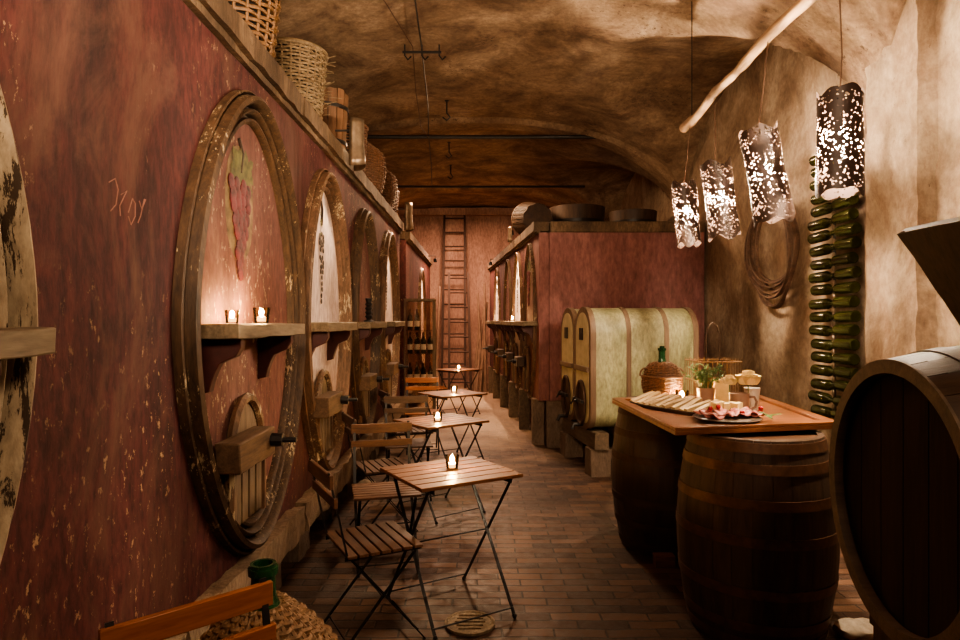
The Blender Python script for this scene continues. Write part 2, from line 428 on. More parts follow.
# ---------------------------------------------------------------- wine tanks
def ring(mb, a, b_, prof, n=72, mi=0):
    """moulding ring around an ellipse lying in the local YZ plane; prof = (outward offset, height along +X)"""
    vs = []; fs = []; P = len(prof)
    for k in range(n):
        t = 2*PI*k/n
        c, s_ = math.cos(t), math.sin(t)
        e = 2/1.78; sy = math.copysign(abs(c)**e, c); sz = math.copysign(abs(s_)**e, s_)
        nrm = Vector((0, c/a, s_/b_)).normalized()
        for o, h in prof:
            vs.append(Vector((h, (a+o)*sy, (b_+o)*sz)))
    for k in range(n):
        l = (k+1) % n
        for i in range(P-1):
            fs.append((k*P+i, l*P+i, l*P+i+1, k*P+i+1))
    mb.add(vs, fs, None, mi)
MOULD = [(-.15,-.01),(-.15,.03),(-.138,.042),(-.126,.038),(-.122,.002),(-.108,.0),(-.104,.045),(-.094,.056),(-.082,.048),(-.078,.006),(-.064,.004),(-.058,.07),(-.044,.086),(-.026,.076),(-.021,.02),(-.012,.018),(-.008,.04),(.0,.035),(-.0,-.01)]
def disc(mb, a, b_, x, n=48, mi=0):
    mb.add([(x, a*math.copysign(abs(math.cos(2*PI*k/n))**1.124, math.cos(2*PI*k/n)), b_*math.copysign(abs(math.sin(2*PI*k/n))**1.124, math.sin(2*PI*k/n))) for k in range(n)], [tuple(range(n))], None, mi)
def grapes(parent, cy, z0, z1, w, white):
    """painted bunch of grapes with leaves, lying on the panel"""
    mb = MB(); rnd = random.Random(int(z0*100)+int(white))
    H = z1-z0
    if not white:
        mb.add([(.008, cy+w*1.05*math.cos(t)*(1 if abs(math.cos(t))<.9 else .95), z0+H*.56+H*.44*math.sin(t)) for t in [2*PI*k/28 for k in range(28)]], [tuple(range(28))], None, 0)
    for i in range(7 if not white else 5):
        ly = cy + rnd.uniform(-.6,.6)*w; lz = z1-H*.08-rnd.random()*H*.24; r = w*rnd.uniform(.4,.7)*(1 if not white else .5)
        pts = []
        for k in range(20):
            t = 2*PI*k/20; rr = r*(.75+.28*math.cos(5*t+i)); pts.append((.011+.0006*i, ly+rr*math.cos(t), lz+rr*math.sin(t)))
        mb.add(pts, [tuple(range(20))], None, 1)
    nr = 13
    for row in range(nr):
        f = row/(nr-1); z = z1-H*.30-f*H*.66; ww = w*(.95-.8*f)
        cnt = max(1, int(round((4.4 if not white else 3.0)*(1-f*.8))))
        for k in range(cnt):
            y = cy + ((k+.5)/cnt-.5)*2*ww*.8 + rnd.uniform(-.015,.015); r = w*(.21 if not white else .17)
            mb.ball((.013, y, z+rnd.uniform(-.015,.015)), r, 10, None, 2 if not white else 3, (.22,1,1))
    mb.tube([(.012, cy, z1-H*.2), (.014, cy+.02, z1-.03), (.012, cy-.02, z1+.03)], .008, 5, mi=3)
    return mb.build('grape_painting', [M['paint_ground'], M['paint_leaf'], M['paint_grape'], M['paint_dark']], parent)
def hatch(parent, cy, S=1, dark=False):
    """arched service door with a heavy cross-bar and bolt; +X is out of the wall"""
    mb = MB(); poly = []
    w, z0, zt = .175*S, .60, 1.13
    poly = [(-w, z0), (w, z0)] + [(w*math.cos(PI*k/10), zt-w*1.5+w*1.5*math.sin(PI*k/10)) for k in range(11)]
    F = Matrix(((0,0,1,0),(1,0,0,cy),(0,1,0,0),(0,0,0,1)))
    mb.prism(poly, -.01, .035, F)
    for i in range(4):
        y = -w+w*.5*i+w*.06; mb.prism([(y, z0+.01), (y+w*.4, z0+.01), (y+w*.4, zt-w*.75), (y, zt-w*.75)], .035, .05, F)
    h = mb.build('hatch_door', M['hatchwood'] if not dark else M['rust'], parent, bevel=.004)
    fr = MB()
    pts = [Vector((.04, cy-w-.02, z0))] + [Vector((.04, cy-(w+.02)*math.cos(PI*k/10), zt-w*1.5+(w+.02)*1.5*math.sin(PI*k/10))) for k in range(11)] + [Vector((.04, cy+w+.02, z0))]
    fr.tube(pts, .022, 6); fr.build('hatch_frame', M['moulding_tan'], h)
    c = MB(); c.rbox((.115, cy-.20*S, .965), (.10, .42*S, .125), .06, .006, int(cy*9)); c.build('cross_bar', M['cask'] if dark else M['barwood'], parent, bevel=.006)
    s = MB(); s.tube([(.17, cy-.05, .975), (.22, cy-.05, .975)], .03, 8); s.tube([(.21, cy-.05, .975), (.28, cy-.05, .975)], .012, 8)
    s.build('bolt', M['iron'], parent)
def tank(label, y0, y1, cy, mm, white, painted=True, shelf=True, group=None, X=-1.1, depth=1.86, a=.73, b_=1.08, hat=True, parent_rot=0, zt=2.83, origin=None,
         sh=(-.61,.30), red='red', basez=.30, plinth=True, ms=1, dark=False):
    t = thing('wine_tank', label, 'wine tank', origin if origin else (X, 0, 0), parent_rot, group)
    mb = MB(); L = y1-y0
    mb.box((-depth/2, (y0+y1)/2, (basez+zt-.13)/2), (depth, L, zt-.13-basez)); mb.v = [Vector((p.x, p.y, p.z)) for p in mb.v]
    mb = MB(); mb.box((-depth/2, (y0+y1)/2, (basez+zt-.13)/2+.0), (depth, L, (zt-.13)-basez)); mb.build('body', M[red], t)
    mb = MB(); mb.rbox((-depth/2+.03, (y0+y1)/2, zt-.055), (depth+.06, L-.02, .11), .1, .012, int(y0*10))
    mb.rbox((.01, (y0+y1)/2, zt-.125), (.04, L, .035), .1, .006, 2)
    mb.build('coping', M['coping'], t, sharp=50)
    if plinth:
        mb = MB(); mb.rbox((-.25, (y0+y1)/2, .335), (.64, L-.03, .17), .05, .022, int(y0*7)); mb.build('plinth', M['plinth'], t, sharp=70)
        mb = MB(); mb.box((-depth/2-.3, (y0+y1)/2, .28), (depth-.6, L, .06)); mb.build('underside', M['dark'], t)  # darkness below the tank put into its colour
        for y in (y0+.32, y1-.30):
            mb = MB(); mb.rbox((-.16, y, .135), (.26, .26, .27), .06, .015, int(y*5)); mb.build('stone_pier', M['stone'], t)
    mo = MB(); zc = 1.5
    ring(mo, a, b_, [(o*ms, h*ms) for o, h in MOULD]); mo.v = [Vector((p.x, p.y+cy, p.z+zc)) for p in mo.v]
    mo.build('oval_moulding', mm, t, sharp=50)
    pn = MB(); disc(pn, a-.12*ms, b_-.12*ms, .006); pn.v = [Vector((p.x, p.y+cy, p.z+zc)) for p in pn.v]
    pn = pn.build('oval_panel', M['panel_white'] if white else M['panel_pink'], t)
    if painted: grapes(pn, cy-.06 if white else cy-.12, 1.62 if white else 1.70, 2.30, .11 if white else .17, white)
    if shelf:
        y_a, y_b = (cy+sh[0], cy+sh[1])
        s = MB(); s.rbox((.095, (y_a+y_b)/2, 1.465), (.19, y_b-y_a, .055), .05, .006, int(cy*3)); s = s.build('wall_shelf', M['shelf_stone'], t, bevel=.004)
        for yb in (y_a+.09, y_b-.16):
            poly = [(0,0),(.17,0),(.17,-.035),(.15,-.07),(.115,-.085),(.085,-.10),(.07,-.13),(.055,-.17),(.045,-.21),(0,-.22)]
            F = Matrix(((1,0,0,0),(0,0,1,yb-.02),(0,1,0,1.438),(0,0,0,1)))
            k = MB(); k.prism(poly, 0, .045, F); k.build('shelf_bracket', M['bracket'], s, bevel=.003)
    if hat: hatch(t, cy-.12, min(1, a/.7), dark)
    return t
G1 = 'wine tanks along the left wall'
tk = tank('nearest oxblood wine tank with pale peeled oval moulding cut by the left edge', -1.95, 2.25, .78, M['moulding_pale'], False, False, group=G1, sh=(-.4,.60), hat=False)
tank('oxblood wine tank with dark oval moulding, red grape painting and two candles on its shelf', 2.25, 3.795, 3.03, M['moulding'], False, group=G1, a=.75)
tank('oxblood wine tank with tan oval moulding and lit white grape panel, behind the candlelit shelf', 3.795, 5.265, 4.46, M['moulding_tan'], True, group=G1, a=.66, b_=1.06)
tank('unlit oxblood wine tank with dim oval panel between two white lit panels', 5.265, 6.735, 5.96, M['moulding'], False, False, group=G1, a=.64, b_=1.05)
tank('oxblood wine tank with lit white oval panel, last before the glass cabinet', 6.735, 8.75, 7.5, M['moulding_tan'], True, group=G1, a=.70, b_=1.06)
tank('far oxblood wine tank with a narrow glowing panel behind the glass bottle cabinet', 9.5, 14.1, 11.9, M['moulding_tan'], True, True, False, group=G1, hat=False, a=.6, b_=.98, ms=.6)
# deep scratches on the plaster between the two nearest ovals
mb = MB()
def scr(pts, r=.0018):
    mb.tube([(.001, 2.0+p[0]*.8, 1.87+(p[1]-1.82)*.6) for p in pts], r, 5)
scr([(-.13,1.90),(-.09,1.93),(-.07,1.88),(-.085,1.80),(-.12,1.76)]); scr([(-.05,1.86),(-.01,1.89),(-.06,1.80),(-.055,1.75)])
scr([(.0,1.78),(.03,1.86),(.05,1.84),(.05,1.77),(.02,1.72),(-.0,1.76)]); scr([(.08,1.86),(.10,1.82),(.13,1.88)]); scr([(.12,1.88),(.09,1.78),(.07,1.74)])
sc = mb.build('scratched_scrawl', M['scratch'], tk)


# right-hand tank block, turned slightly off the axis
ANG = math.atan2(.083, 1)
ORI = (.70, 7.6, 0)
def rb(name, label, s0, s1, cs, mm, white, **k):
    return tank(label, -s1, -s0, -cs, mm, white, X=0, origin=ORI, parent_rot=PI+ANG, group='wine tanks on the right of the passage', a=.44, b_=1.0, zt=2.68,
                basez=.55, ms=.5, plinth=False, depth=.12, sh=(-.5,.5), **k)
# in this frame local +X faces the passage and local -Y runs away from the camera
rb('', 'near unlit wine tank of the right passage row, at the mauve corner', .0, 1.12, .58, M['moulding_tan'], False, dark=True, red='purple')
rb('', 'second wine tank of the right passage row, with brightly lit arch beside a candle', 1.12, 2.2, 1.66, M['moulding_tan'], True, dark=True)
rb('', 'third wine tank of the right passage row, unlit arch', 2.2, 3.4, 2.8, M['moulding'], False, painted=False, dark=True)
rb('', 'far wine tank of the right passage row, with glowing white arch', 3.4, 5.95, 4.35, M['moulding_tan'], True, dark=True)
t = thing('tank_block', 'large mauve plastered tank block with pale coping behind the green tanks', 'tank block', (0,0,0))
BP = [(.825,7.6),(2.665,7.6),(2.665,13.55),(.335,13.55)]
mb = MB(); mb.prism(BP, .55, 2.55); mb.build('body', M['purple'], t, flat=True)
mb = MB(); mb.prism([(.835,7.58),(2.665,7.58),(2.665,13.55),(.345,13.55)], 2.55, 2.68); mb.build('coping', M['coping'], t, bevel=.01)
mb = MB(); mb.rbox((.90, 7.70, .275), (.22, .26, .55), .06, .015, 2); mb.build('stone_pier', M['stone'], t)
mb = MB(); mb.rbox((1.9, 8.4, .275), (.3, .8, .55), .08, .01, 7); mb.build('rear_pier', M['stone'], t)
for k, s in enumerate((.2, 1.3, 2.4, 3.6, 4.8, 5.7)):
    p = thing('support_post', ['stubby post under the mauve corner of the right tank row'][0] if k == 0 else 'short dark post under the right tank row, %s from the mauve corner' % ORD[k+1], 'post',
              (.70-.083*s-.0+.02, 7.6+s, 0), 0, 'posts under the right tank row')
    mb = MB(); mb.rbox((0,0,.275), (.14,.16,.55), .07, .008, k); mb.build('shaft', M['stone'] if k == 0 else M['oldwood'], p)

# ---------------------------------------------------------------- lamps
def aim(o, target):
    d = Vector(target) - Vector(o.location); o.rotation_euler = d.to_track_quat('-Z', 'Y').to_euler()
def lamp_data(name, kind, e, col, **k):
    l = bpy.data.lights.new(name, kind); l.energy = e; l.color = col
    for a_, v in k.items(): setattr(l, a_, v)
    return l
WARM = (1,.74,.50)
def spot(loc, tgt, e, size=60, blend=.6, r=.02, col=(1,.72,.45), name='spot_light'):
    o = bpy.data.objects.new(name, lamp_data(name, 'SPOT', e, col, spot_size=R(size), spot_blend=blend, shadow_soft_size=r)); COL.objects.link(o)
    o.location = loc; aim(o, tgt); return o
def spot_fixture(loc, label, rz=0, shield=True, big=1.0):
    t = thing('spot_lamp', label, 'lamp', loc, rz, 'spot lamps over the tank panels')
    mb = MB(); mb.tube([(-.14,0,.12),(0,0,.12),(0,0,.03)], .008, 6); mb.build('arm', M['iron'], t)
    mb = MB(); mb.lathe([(.022,.07),(.03,.06),(.034,.0),(.030,.0),(.028,.04),(.001,.045)], 14); mb.build('lamp_head', M['iron'], t)
    mb = MB(); mb.lathe([(.0001,.018),(.024,.018)], 12); mb.build('lens', M['led'], t)
    if shield:
        mb = MB(); n = 10; vs = []; fs = []; H = .34*big; r = .085*big
        for i in range(n+1):
            a_ = -PI*.55+PI*1.1*i/n
            for k in range(9):
                f = k/8; rr = r*(1+.5*max(0, .35-f)); vs.append((rr*math.cos(a_), rr*math.sin(a_), -.14*big+H*f - .10*big*max(0,.35-f)*abs(math.sin(a_))))
        for i in range(n):
            for k in range(8): fs.append((i*9+k, (i+1)*9+k, (i+1)*9+k+1, i*9+k+1))
        mb.add(vs, fs); s = mb.build('reflector_shield', M['shieldmat'], t)
        so = s.modifiers.new('thick', 'SOLIDIFY'); so.thickness = .003
    return t
spot_fixture((-.99, 5.0, 2.87), 'curved metal shielded spot lamp on the ledge above the near lit white panel')
spot_fixture((-.99, 8.6, 2.88), 'curved metal shielded spot lamp on the ledge above the last lit white panel')
spot_fixture((-.86, 12.3, 2.62), 'small bare spot lamp near the ladders on the left', shield=False)
spot_fixture((.46, 9.35, 2.75), 'small curved spot lamp over the brightest arch of the right row', PI, True, .6)
spot_fixture((.20, 12.2, 2.55), 'small bare spot lamp beside the far end of the right row', PI, False)
spot((-.93, 4.62, 2.72), (-1.1, 4.53, 1.9), 90, 62, .7)
spot((-.95, 7.55, 2.72), (-1.1, 7.47, 1.9), 110, 60, .7)
spot((-.93, 11.9, 2.70), (-1.1, 11.9, 1.9), 300, 60, .7)
spot((.42, 9.22, 2.62), (.56, 9.25, 1.8), 260, 60, .7)
spot((.18, 11.95, 2.60), (.33, 11.95, 1.8), 320, 60, .7)
# pendant lamps of pierced metal hanging from the branch
def pendant(label, x, y, z, h, r, tx, ty, seed):
    t = thing('pendant_lamp', label, 'lamp', (x, y, z), 0, 'pierced metal pendant lamps in a row', rot=(tx, -ty, 0))
    rnd = random.Random(seed)
    n = 40; rows = 16
    vs = []; fs = []
    for i in range(rows+1):
        f = i/rows
        for k in range(n):
            a_ = 2*PI*k/n
            rr = r*(1+.06*math.sin(2*a_+seed+f*2)+.05*math.sin(f*5+seed)+.03*noise.noise(Vector((a_*2, f*4, seed))))
            zz = -h/2+h*f + (.016*math.sin(3*a_+seed) + .012*math.sin(5*a_+seed*2) if i in (0, rows) else 0)
            vs.append((rr*math.cos(a_), rr*math.sin(a_), zz))
    for i in range(rows):
        for k in range(n):
            l = (k+1) % n; fs.append((i*n+k, i*n+l, (i+1)*n+l, (i+1)*n+k))
    mb = MB(); mb.add(vs, fs); mb.build('lamp_shade', M['shade'], t, sharp=80)
    mb = MB(); mb.bar((-r,0,h/2-.02), (r,0,h/2-.02), .006, .006); mb.tube([(0,0,h/2-.02),(0,0,h*.16)], .014, 8); mb.build('lamp_holder', M['iron'], t)
    mb = MB(); mb.ball((0,0,h*.06), .0095, 12, sc=(1,1,2.4)); fl = mb.build('filament', M['bulb'], t)
    mb = MB(); mb.ball((0,0,h*.06), .034, 16, sc=(1,1,1.25)); mb.build('bulb', M['globe'], t)
    return t
BR = []  # branch points
PEND = [(1.675, 2.98, 2.335, .47, .095, 0, R(0), 1, 'nearest and largest pierced metal pendant lamp in front of the bottle rack'),
        (1.53, 3.42, 2.285, .49, .095, R(3), R(12), 2, 'tilted pierced metal pendant lamp above the coiled iron hoops'),
        (1.62, 4.32, 2.32, .50, .10, R(2), R(8), 3, 'pierced metal pendant lamp second from the far end of the branch'),
        (1.58, 4.90, 2.32, .47, .095, 0, R(5), 4, 'farthest and smallest pierced metal pendant lamp beside the mauve block')]
def bx(y):
    f = (5.0-y)/2.75
    return 1.575+.03*math.sin(f*8+.6)+.01*math.sin(f*19)
def bz(y):
    f = (5.0-y)/2.75
    return 3.01+.02*math.sin(f*9)+.06*f
for x, y, z, h, r, tx, ty, sd, lab in PEND:
    pendant(lab, x, y, z, h, r, tx, ty, sd)
    top = Vector((x, y, z)) + Matrix.Rotation(-ty, 4, 'Y').to_3x3() @ Vector((0, 0, h/2-.02))
    cb = MB(); cb.tube([tuple(top), (x+.01, y, 2.75), (x, y, 3.0), (x, y, ceil_z(x, y)-.0)] if sd == 1 else [tuple(top), ((top.x+bx(y))/2+.004, y, (top.z+3)/2), (bx(y), y, bz(y)-.02)], .0035, 5)
    tag(cb.build('lamp_cord', M['cord']), 'thin brown cord holding the ' + lab.replace('nearest and largest pierced metal', 'nearest').replace('pierced metal ', ''), 'cord', 'cords of the pendant lamps')
mb = MB(); pts = []; rs = []
for i in range(56):
    f = i/55; y = 5.0-2.75*f
    pts.append((bx(y), y, bz(y))); rs.append(.029+.012*noise.noise(Vector((f*14, 2, 1)))+.008*(f < .06))
mb.tube(pts, rs, 12)
mb.tube([(1.56,3.9,3.02),(1.60,3.87,3.07),(1.61,3.86,3.10)], [.02,.015,.01], 6)
tag(mb.build('hanging_branch', M['branch']), 'bare gnarled branch hung level under the vault above the pendant lamps', 'branch')
for y in (4.86, 2.6):
    mb = MB(); mb.tube([(bx(y),y,bz(y)),(bx(y),y,ceil_z(bx(y),y))], .004, 5)
    tag(mb.build('support_wire', M['iron']), 'wire holding the %s end of the hanging branch' % ('far' if y > 4 else 'near'), 'wire')

# ---------------------------------------------------------------- candles
def make_votive():
    t = thing('votive_candle', 'x', 'candle', (0,0,0))
    mb = MB(); mb.lathe([(.026,0),(.030,.002),(.038,.072),(.0355,.072),(.028,.008),(.001,.008)], 24); mb.build('glass_cup', M['glass'], t)
    mb = MB(); mb.lathe([(.001,.010),(.026,.010),(.029,.030),(.001,.031)], 20); mb.build('wax', M['wax'], t)
    mb = MB(); mb.ball((0,0,.050), .0105, 10, sc=(1,1,1.7)); mb.build('flame', M['flame'], t)
    return t
VOT = make_votive(); VUSED = [False]
def votive(x, y, z, label, sc=1.0):
    if not VUSED[0]:
        VUSED[0] = True; VOT.location = (x, y, z); VOT['label'] = label; VOT['group'] = 'lit votive candles'; VOT.scale = (sc,)*3; return VOT
    return dup(VOT, (x, y, z), 0, label, 'lit votive candles', scale=sc)
votive(-.99, 2.90, 1.494, 'lit votive candle in a clear flared glass on the nearest grape panel shelf')
votive(-1.03, 2.66, 1.494, 'small lit candle at the back of the shelf, left of the flared votive', .8)

# ---------------------------------------------------------------- bistro tables
TZ = .72
def make_table():
    t = thing('bistro_table', 'x', 'table')
    mb = MB()
    n = 6; W = .58; D = .52
    for i in range(n):
        w = D/n-.008; mb.box((0, -D/2+D*(i+.5)/n, TZ-.009), (W, w, .018))
    mb.build('tabletop', M['slat'], t, bevel=.003)
    for s in (-1, 1):
        mb = MB(); mb.bar((s*.22,-D/2+.01,TZ-.03), (s*.22,D/2-.01,TZ-.03), .004, .022); mb.build('top_rail', M['iron'], t)
    for s in (-1, 1):
        for d in (-1, 1):
            mb = MB(); x = s*(.225 + (.012 if d > 0 else 0)); mb.bar((x, d*-.22, TZ-.03), (x, d*.27, .012), .005, .016, (1,0,0))
            mb.ball((x, d*.27, .012), .013, 8); mb.build('leg', M['iron'], t)
    for y, z in ((-.25,.045),(.25,.045),(.02,.37)):
        mb = MB(); mb.tube([(-.23,y,z),(.23,y,z)], .0045, 6); mb.build('stretcher', M['iron'], t)
    return t
TB = make_table()
TABLES = [(-.157, 3.36, 31, 'nearest slatted bistro table with a candle at its centre'),
          (-.31, 5.07, 38, 'second slatted bistro table from the camera, with candle on its near side'),
          (-.30, 6.95, 35, 'third slatted bistro table down the passage, orange chair behind it'),
          (-.35, 10.3, 42, 'farthest small bistro table in front of the ladders')]
CAND = [(-.148, 3.40), (-.33, 5.0), (-.28, 6.93), (-.34, 10.2)]
for i, (x, y, a_, lab) in enumerate(TABLES):
    if i == 0: TB.location = (x, y, 0); TB.rotation_euler = (0,0,R(a_)); tag(TB, lab, None, 'slatted bistro tables')
    else: dup(TB, (x, y, 0), R(a_), lab, 'slatted bistro tables')
    votive(CAND[i][0], CAND[i][1], TZ, 'lit votive candle on the ' + lab.split(' with')[0].split(' in front')[0].split(',')[0].replace('slatted ', ''))

# ---------------------------------------------------------------- folding chairs (local +X = facing direction)
def make_chair(slm, label):
    t = thing('folding_chair', label, 'chair', (0,0,0), 0, 'slatted folding bistro chairs')
    mb = MB(); n = 7; D = .37
    for i in range(n): mb.box((-D/2+D*(i+.5)/n, 0, .45), (D/n-.010, .40, .014))
    mb.build('seat', slm, t, bevel=.002)
    for s in (-1, 1):
        mb = MB(); mb.bar((-D/2, s*.165, .435), (D/2, s*.165, .435), .006, .018); mb.build('seat_rail', M['iron'], t)
    mb = MB()
    for z, w in ((.795, .062), (.70, .045)):
        x = -.185-(z-.45)*.20; mb.add([(x+a_*.009, y, z+k*w/2) for y in (-.20,.20) for a_ in (-1,1) for k in (-1,1)],
            [(0,1,3,2),(4,6,7,5),(0,4,5,1),(2,3,7,6),(0,2,6,4),(1,5,7,3)])
    mb.build('backrest', slm, t, bevel=.003)
    for s in (-1, 1):
        mb = MB(); y = s*.178
        mb.bar((-.262, y, .835), (-.175, y, .44), .006, .018, (0,1,0)); mb.bar((-.175, y, .45), (.20, y, .0), .006, .017, (0,1,0)); mb.build('back_post', M['iron'], t)
        mb = MB(); y = s*.166
        mb.bar((.165, y, .435), (-.21, y, .0), .006, .017, (0,1,0)); mb.build('leg', M['iron'], t)
    for x, z in ((.165,.05),(-.17,.05),(-.005,.235)):
        mb = MB(); mb.tube([(x,-.172,z),(x,.172,z)], .0045, 6); mb.build('stretcher', M['iron'], t)
    return t
CH = make_chair(M['slat_y'], 'folding chair with brown slatted seat standing left of the nearest table')
CH.location = (-.52, 3.10, 0); CH.rotation_euler = (0,0,R(28))
dup(CH, (-.59, 3.99, 0), R(-76), 'folding chair facing the camera behind the nearest table, pale brown slatted back')
CD = make_chair(M['slat_dark'], 'dark folding chair seen edge on against the tanks, left of the second table'); CD.location = (-.70, 4.66, 0); CD.rotation_euler = (0,0,R(24))
dup(CD, (-.62, 5.50, 0), R(-80), 'dark folding chair with two back slats facing the camera at the second table')
dup(CD, (-.68, 6.2, 0), R(22), 'dark folding chair seen edge on at the near left of the third table')
CO = make_chair(M['slat_orange'], 'orange varnished folding chair facing the camera behind the third table'); CO.location = (-.66, 7.36, 0); CO.rotation_euler = (0,0,R(-84))
dup(CO, (-.72, 10.0, 0), R(15), 'orange folding chair beside the farthest table')
dup(CO, (-.52, 1.36, 0), R(-47), 'foreground folding chair with orange varnished back slats, cropped at bottom left')

# ---------------------------------------------------------------- wicker work
def wicker(mb, prof, rows, stakes, r=.008, amp=.006, seg=None, mi=0):
    """woven wall: rings going in and out around upright stakes; prof(f)->(radius,z)"""
    seg = seg or stakes*3
    for i in range(rows):
        rad, z = prof(i/(rows-1)); pts = []
        for k in range(seg):
            a_ = 2*PI*k/seg; rr = rad + amp*math.cos(stakes/2*a_ + PI*(i % 2)); pts.append((rr*math.cos(a_), rr*math.sin(a_), z+.002*math.sin(a_*5+i)))
        mb.tube(pts, r, 5, True, mi)
    for k in range(stakes):
        a_ = 2*PI*(k+.0)/stakes; pts = []
        for i in range(8):
            rad, z = prof(i/7); pts.append((rad*math.cos(a_), rad*math.sin(a_), z))
        mb.tube(pts, r*.8, 5, False, mi)
def handle_arc(mb, c, w, h, r, ax='x', mi=0):
    pts = []
    for k in range(11):
        a_ = PI*k/10; d = w*math.cos(a_)
        pts.append((c[0]+(d if ax == 'x' else 0), c[1]+(d if ax == 'y' else 0), c[2]+h*math.sin(a_)))
    mb.tube(pts, r, 6, mi=mi)
def basket(label, loc, r0, r1, h, rows, stakes, mat, sr=.009, group='baskets on the left ledge', rot=None, filler=True):
    t = thing('wicker_basket', label, 'basket', loc, 0, group, rot=rot)
    mb = MB(); wicker(mb, lambda f: (r0+(r1-r0)*f, sr+(h-sr)*f), rows, stakes, sr, sr*.8); mb.build('woven_wall', mat, t)
    mb = MB(); pts = [((r1+.004)*math.cos(2*PI*k/40), (r1+.004)*math.sin(2*PI*k/40), h) for k in range(40)]; mb.tube(pts, sr*1.7, 6, True); mb.build('rim', mat, t)
    mb = MB(); mb.lathe([(.001,.0),(r0,.0),(r0*.99,.012),(.001,.012)], 24)
    if filler: mb.lathe([(r0*.93,.012),(r1*.93,h*.96)], 24)
    mb.build('lining', M['dark'] if rot is None else mat, t)
    return t
LZ = 2.845
bk = basket('tall golden wicker basket on the ledge at the top edge of the picture', (-1.33, 3.42, LZ), .20, .27, .62, 20, 22, M['wicker'], .011)
bk2 = basket('grey straw wicker basket with ragged side behind the tall golden basket', (-1.30, 4.42, LZ), .19, .23, .50, 24, 24, M['wicker_grey'], .009)
mb = MB(); rnd = random.Random(3)
for i in range(60):
    a_ = rnd.uniform(-2.2, 1.2); z = rnd.uniform(.1, .48); p = Vector((.22*math.cos(a_), .22*math.sin(a_), z)); d = Vector((math.cos(a_)+rnd.uniform(-.6,.6), math.sin(a_)+rnd.uniform(-.6,.6), rnd.uniform(-.4,.6)))*rnd.uniform(.03,.08)
    mb.tube([p, p+d], .0025, 4)
mb.build('loose_straw', M['wicker_grey'], bk2)
# wooden tub
t = thing('wooden_tub', 'upright wooden tub with an iron hoop between the straw basket and the shielded spot lamp', 'tub', (-1.29, 5.3, LZ))
mb = MB(); ns = 16
for k in range(ns):
    a0 = 2*PI*(k+.04)/ns; a1 = 2*PI*(k+.96)/ns
    hh = .52+.01*(k % 3); r0, r1 = .17, .20
    vs = []
    for z, r in ((0, r0), (hh, r1)):
        for rr in (r, r-.018):
            for a_ in (a0, a1): vs.append((rr*math.cos(a_), rr*math.sin(a_), z))
    mb.add(vs, [(0,1,5,4),(3,2,6,7),(0,4,6,2),(1,3,7,5),(4,5,7,6),(0,2,3,1)])
mb.build('staves', M['tub'], t)
for z in (.12, .40):
    mb = MB(); r = .17+.03*z/.52+.003; mb.lathe([(r,z-.014),(r+.004,z-.014),(r+.006,z+.014),(r,z+.014)], 32); mb.build('hoop', M['iron'], t)
mb = MB(); mb.lathe([(.001,.02),(.155,.02),(.155,.035),(.001,.035)], 24); mb.build('base', M['tub'], t)
basket('narrow brown wicker basket right behind the shielded spot lamp', (-1.25, 5.98, LZ), .16, .19, .46, 18, 18, M['wicker_brown'])
def wrapped_demijohn(label, loc, r, h, mat, group='wicker covered demijohns on the left ledge'):
    t = thing('wicker_demijohn', label, 'demijohn', loc, 0, group)
    def pf(f):
        return (r*(.82+.18*math.sin(PI*min(1, f*1.15))) if f < .62 else max(.035, r*math.cos((f-.62)/.38*1.35)), .01+h*.8*f)
    mb = MB(); wicker(mb, pf, 22, 20, .008, .006); mb.lathe([(pf(k/12)[0]*.95, pf(k/12)[1]) for k in range(13)], 20); mb.build('wicker_cover', mat, t)
    mb = MB(); mb.lathe([(.03,h*.74),(.028,h*.96),(.036,h*.965),(.036,h),(.02,h)], 14); mb.build('bottle_neck', M['bottle_dark'], t)
    return t
wrapped_demijohn('wicker covered demijohn on the ledge behind the narrow basket', (-1.24, 6.75, LZ), .24, .66, M['wicker_brown'])
wrapped_demijohn('wicker covered demijohn farther along the ledge, short black neck', (-1.24, 7.7, LZ), .24, .62, M['wicker_brown'])
basket('farthest low wicker basket on the left ledge', (-1.27, 8.4, LZ), .17, .2, .34, 14, 18, M['wicker_brown'])
# things lying on the right block
basket('big dark wicker basket tipped over on the passage corner of the mauve block', (.80, 8.9, 2.92), .20, .235, .62, 18, 22, M['cask'], .010, 'vessels on the mauve block', rot=(R(-82), 0, R(8)))
for x, y, r, h, lab in ((1.45, 9.6, .42, .50, 'broad dark vat on top of the mauve block near the passage'), (2.15, 9.0, .33, .34, 'low dark vat on top of the mauve block near the right wall')):
    t = thing('wooden_vat', lab, 'vat', (x, y, 2.68), 0, 'vessels on the mauve block')
    mb = MB(); mb.lathe([(r*.92,0),(r,h),(r-.03,h),(r*.9-.03,.05),(.001,.05)], 28); mb.build('staves', M['cask'], t)
    mb = MB(); mb.lathe([(r*.965,h*.5),(r*.975,h*.5),(r*.98,h*.6),(r*.965,h*.6)], 28); mb.build('hoop', M['iron'], t)

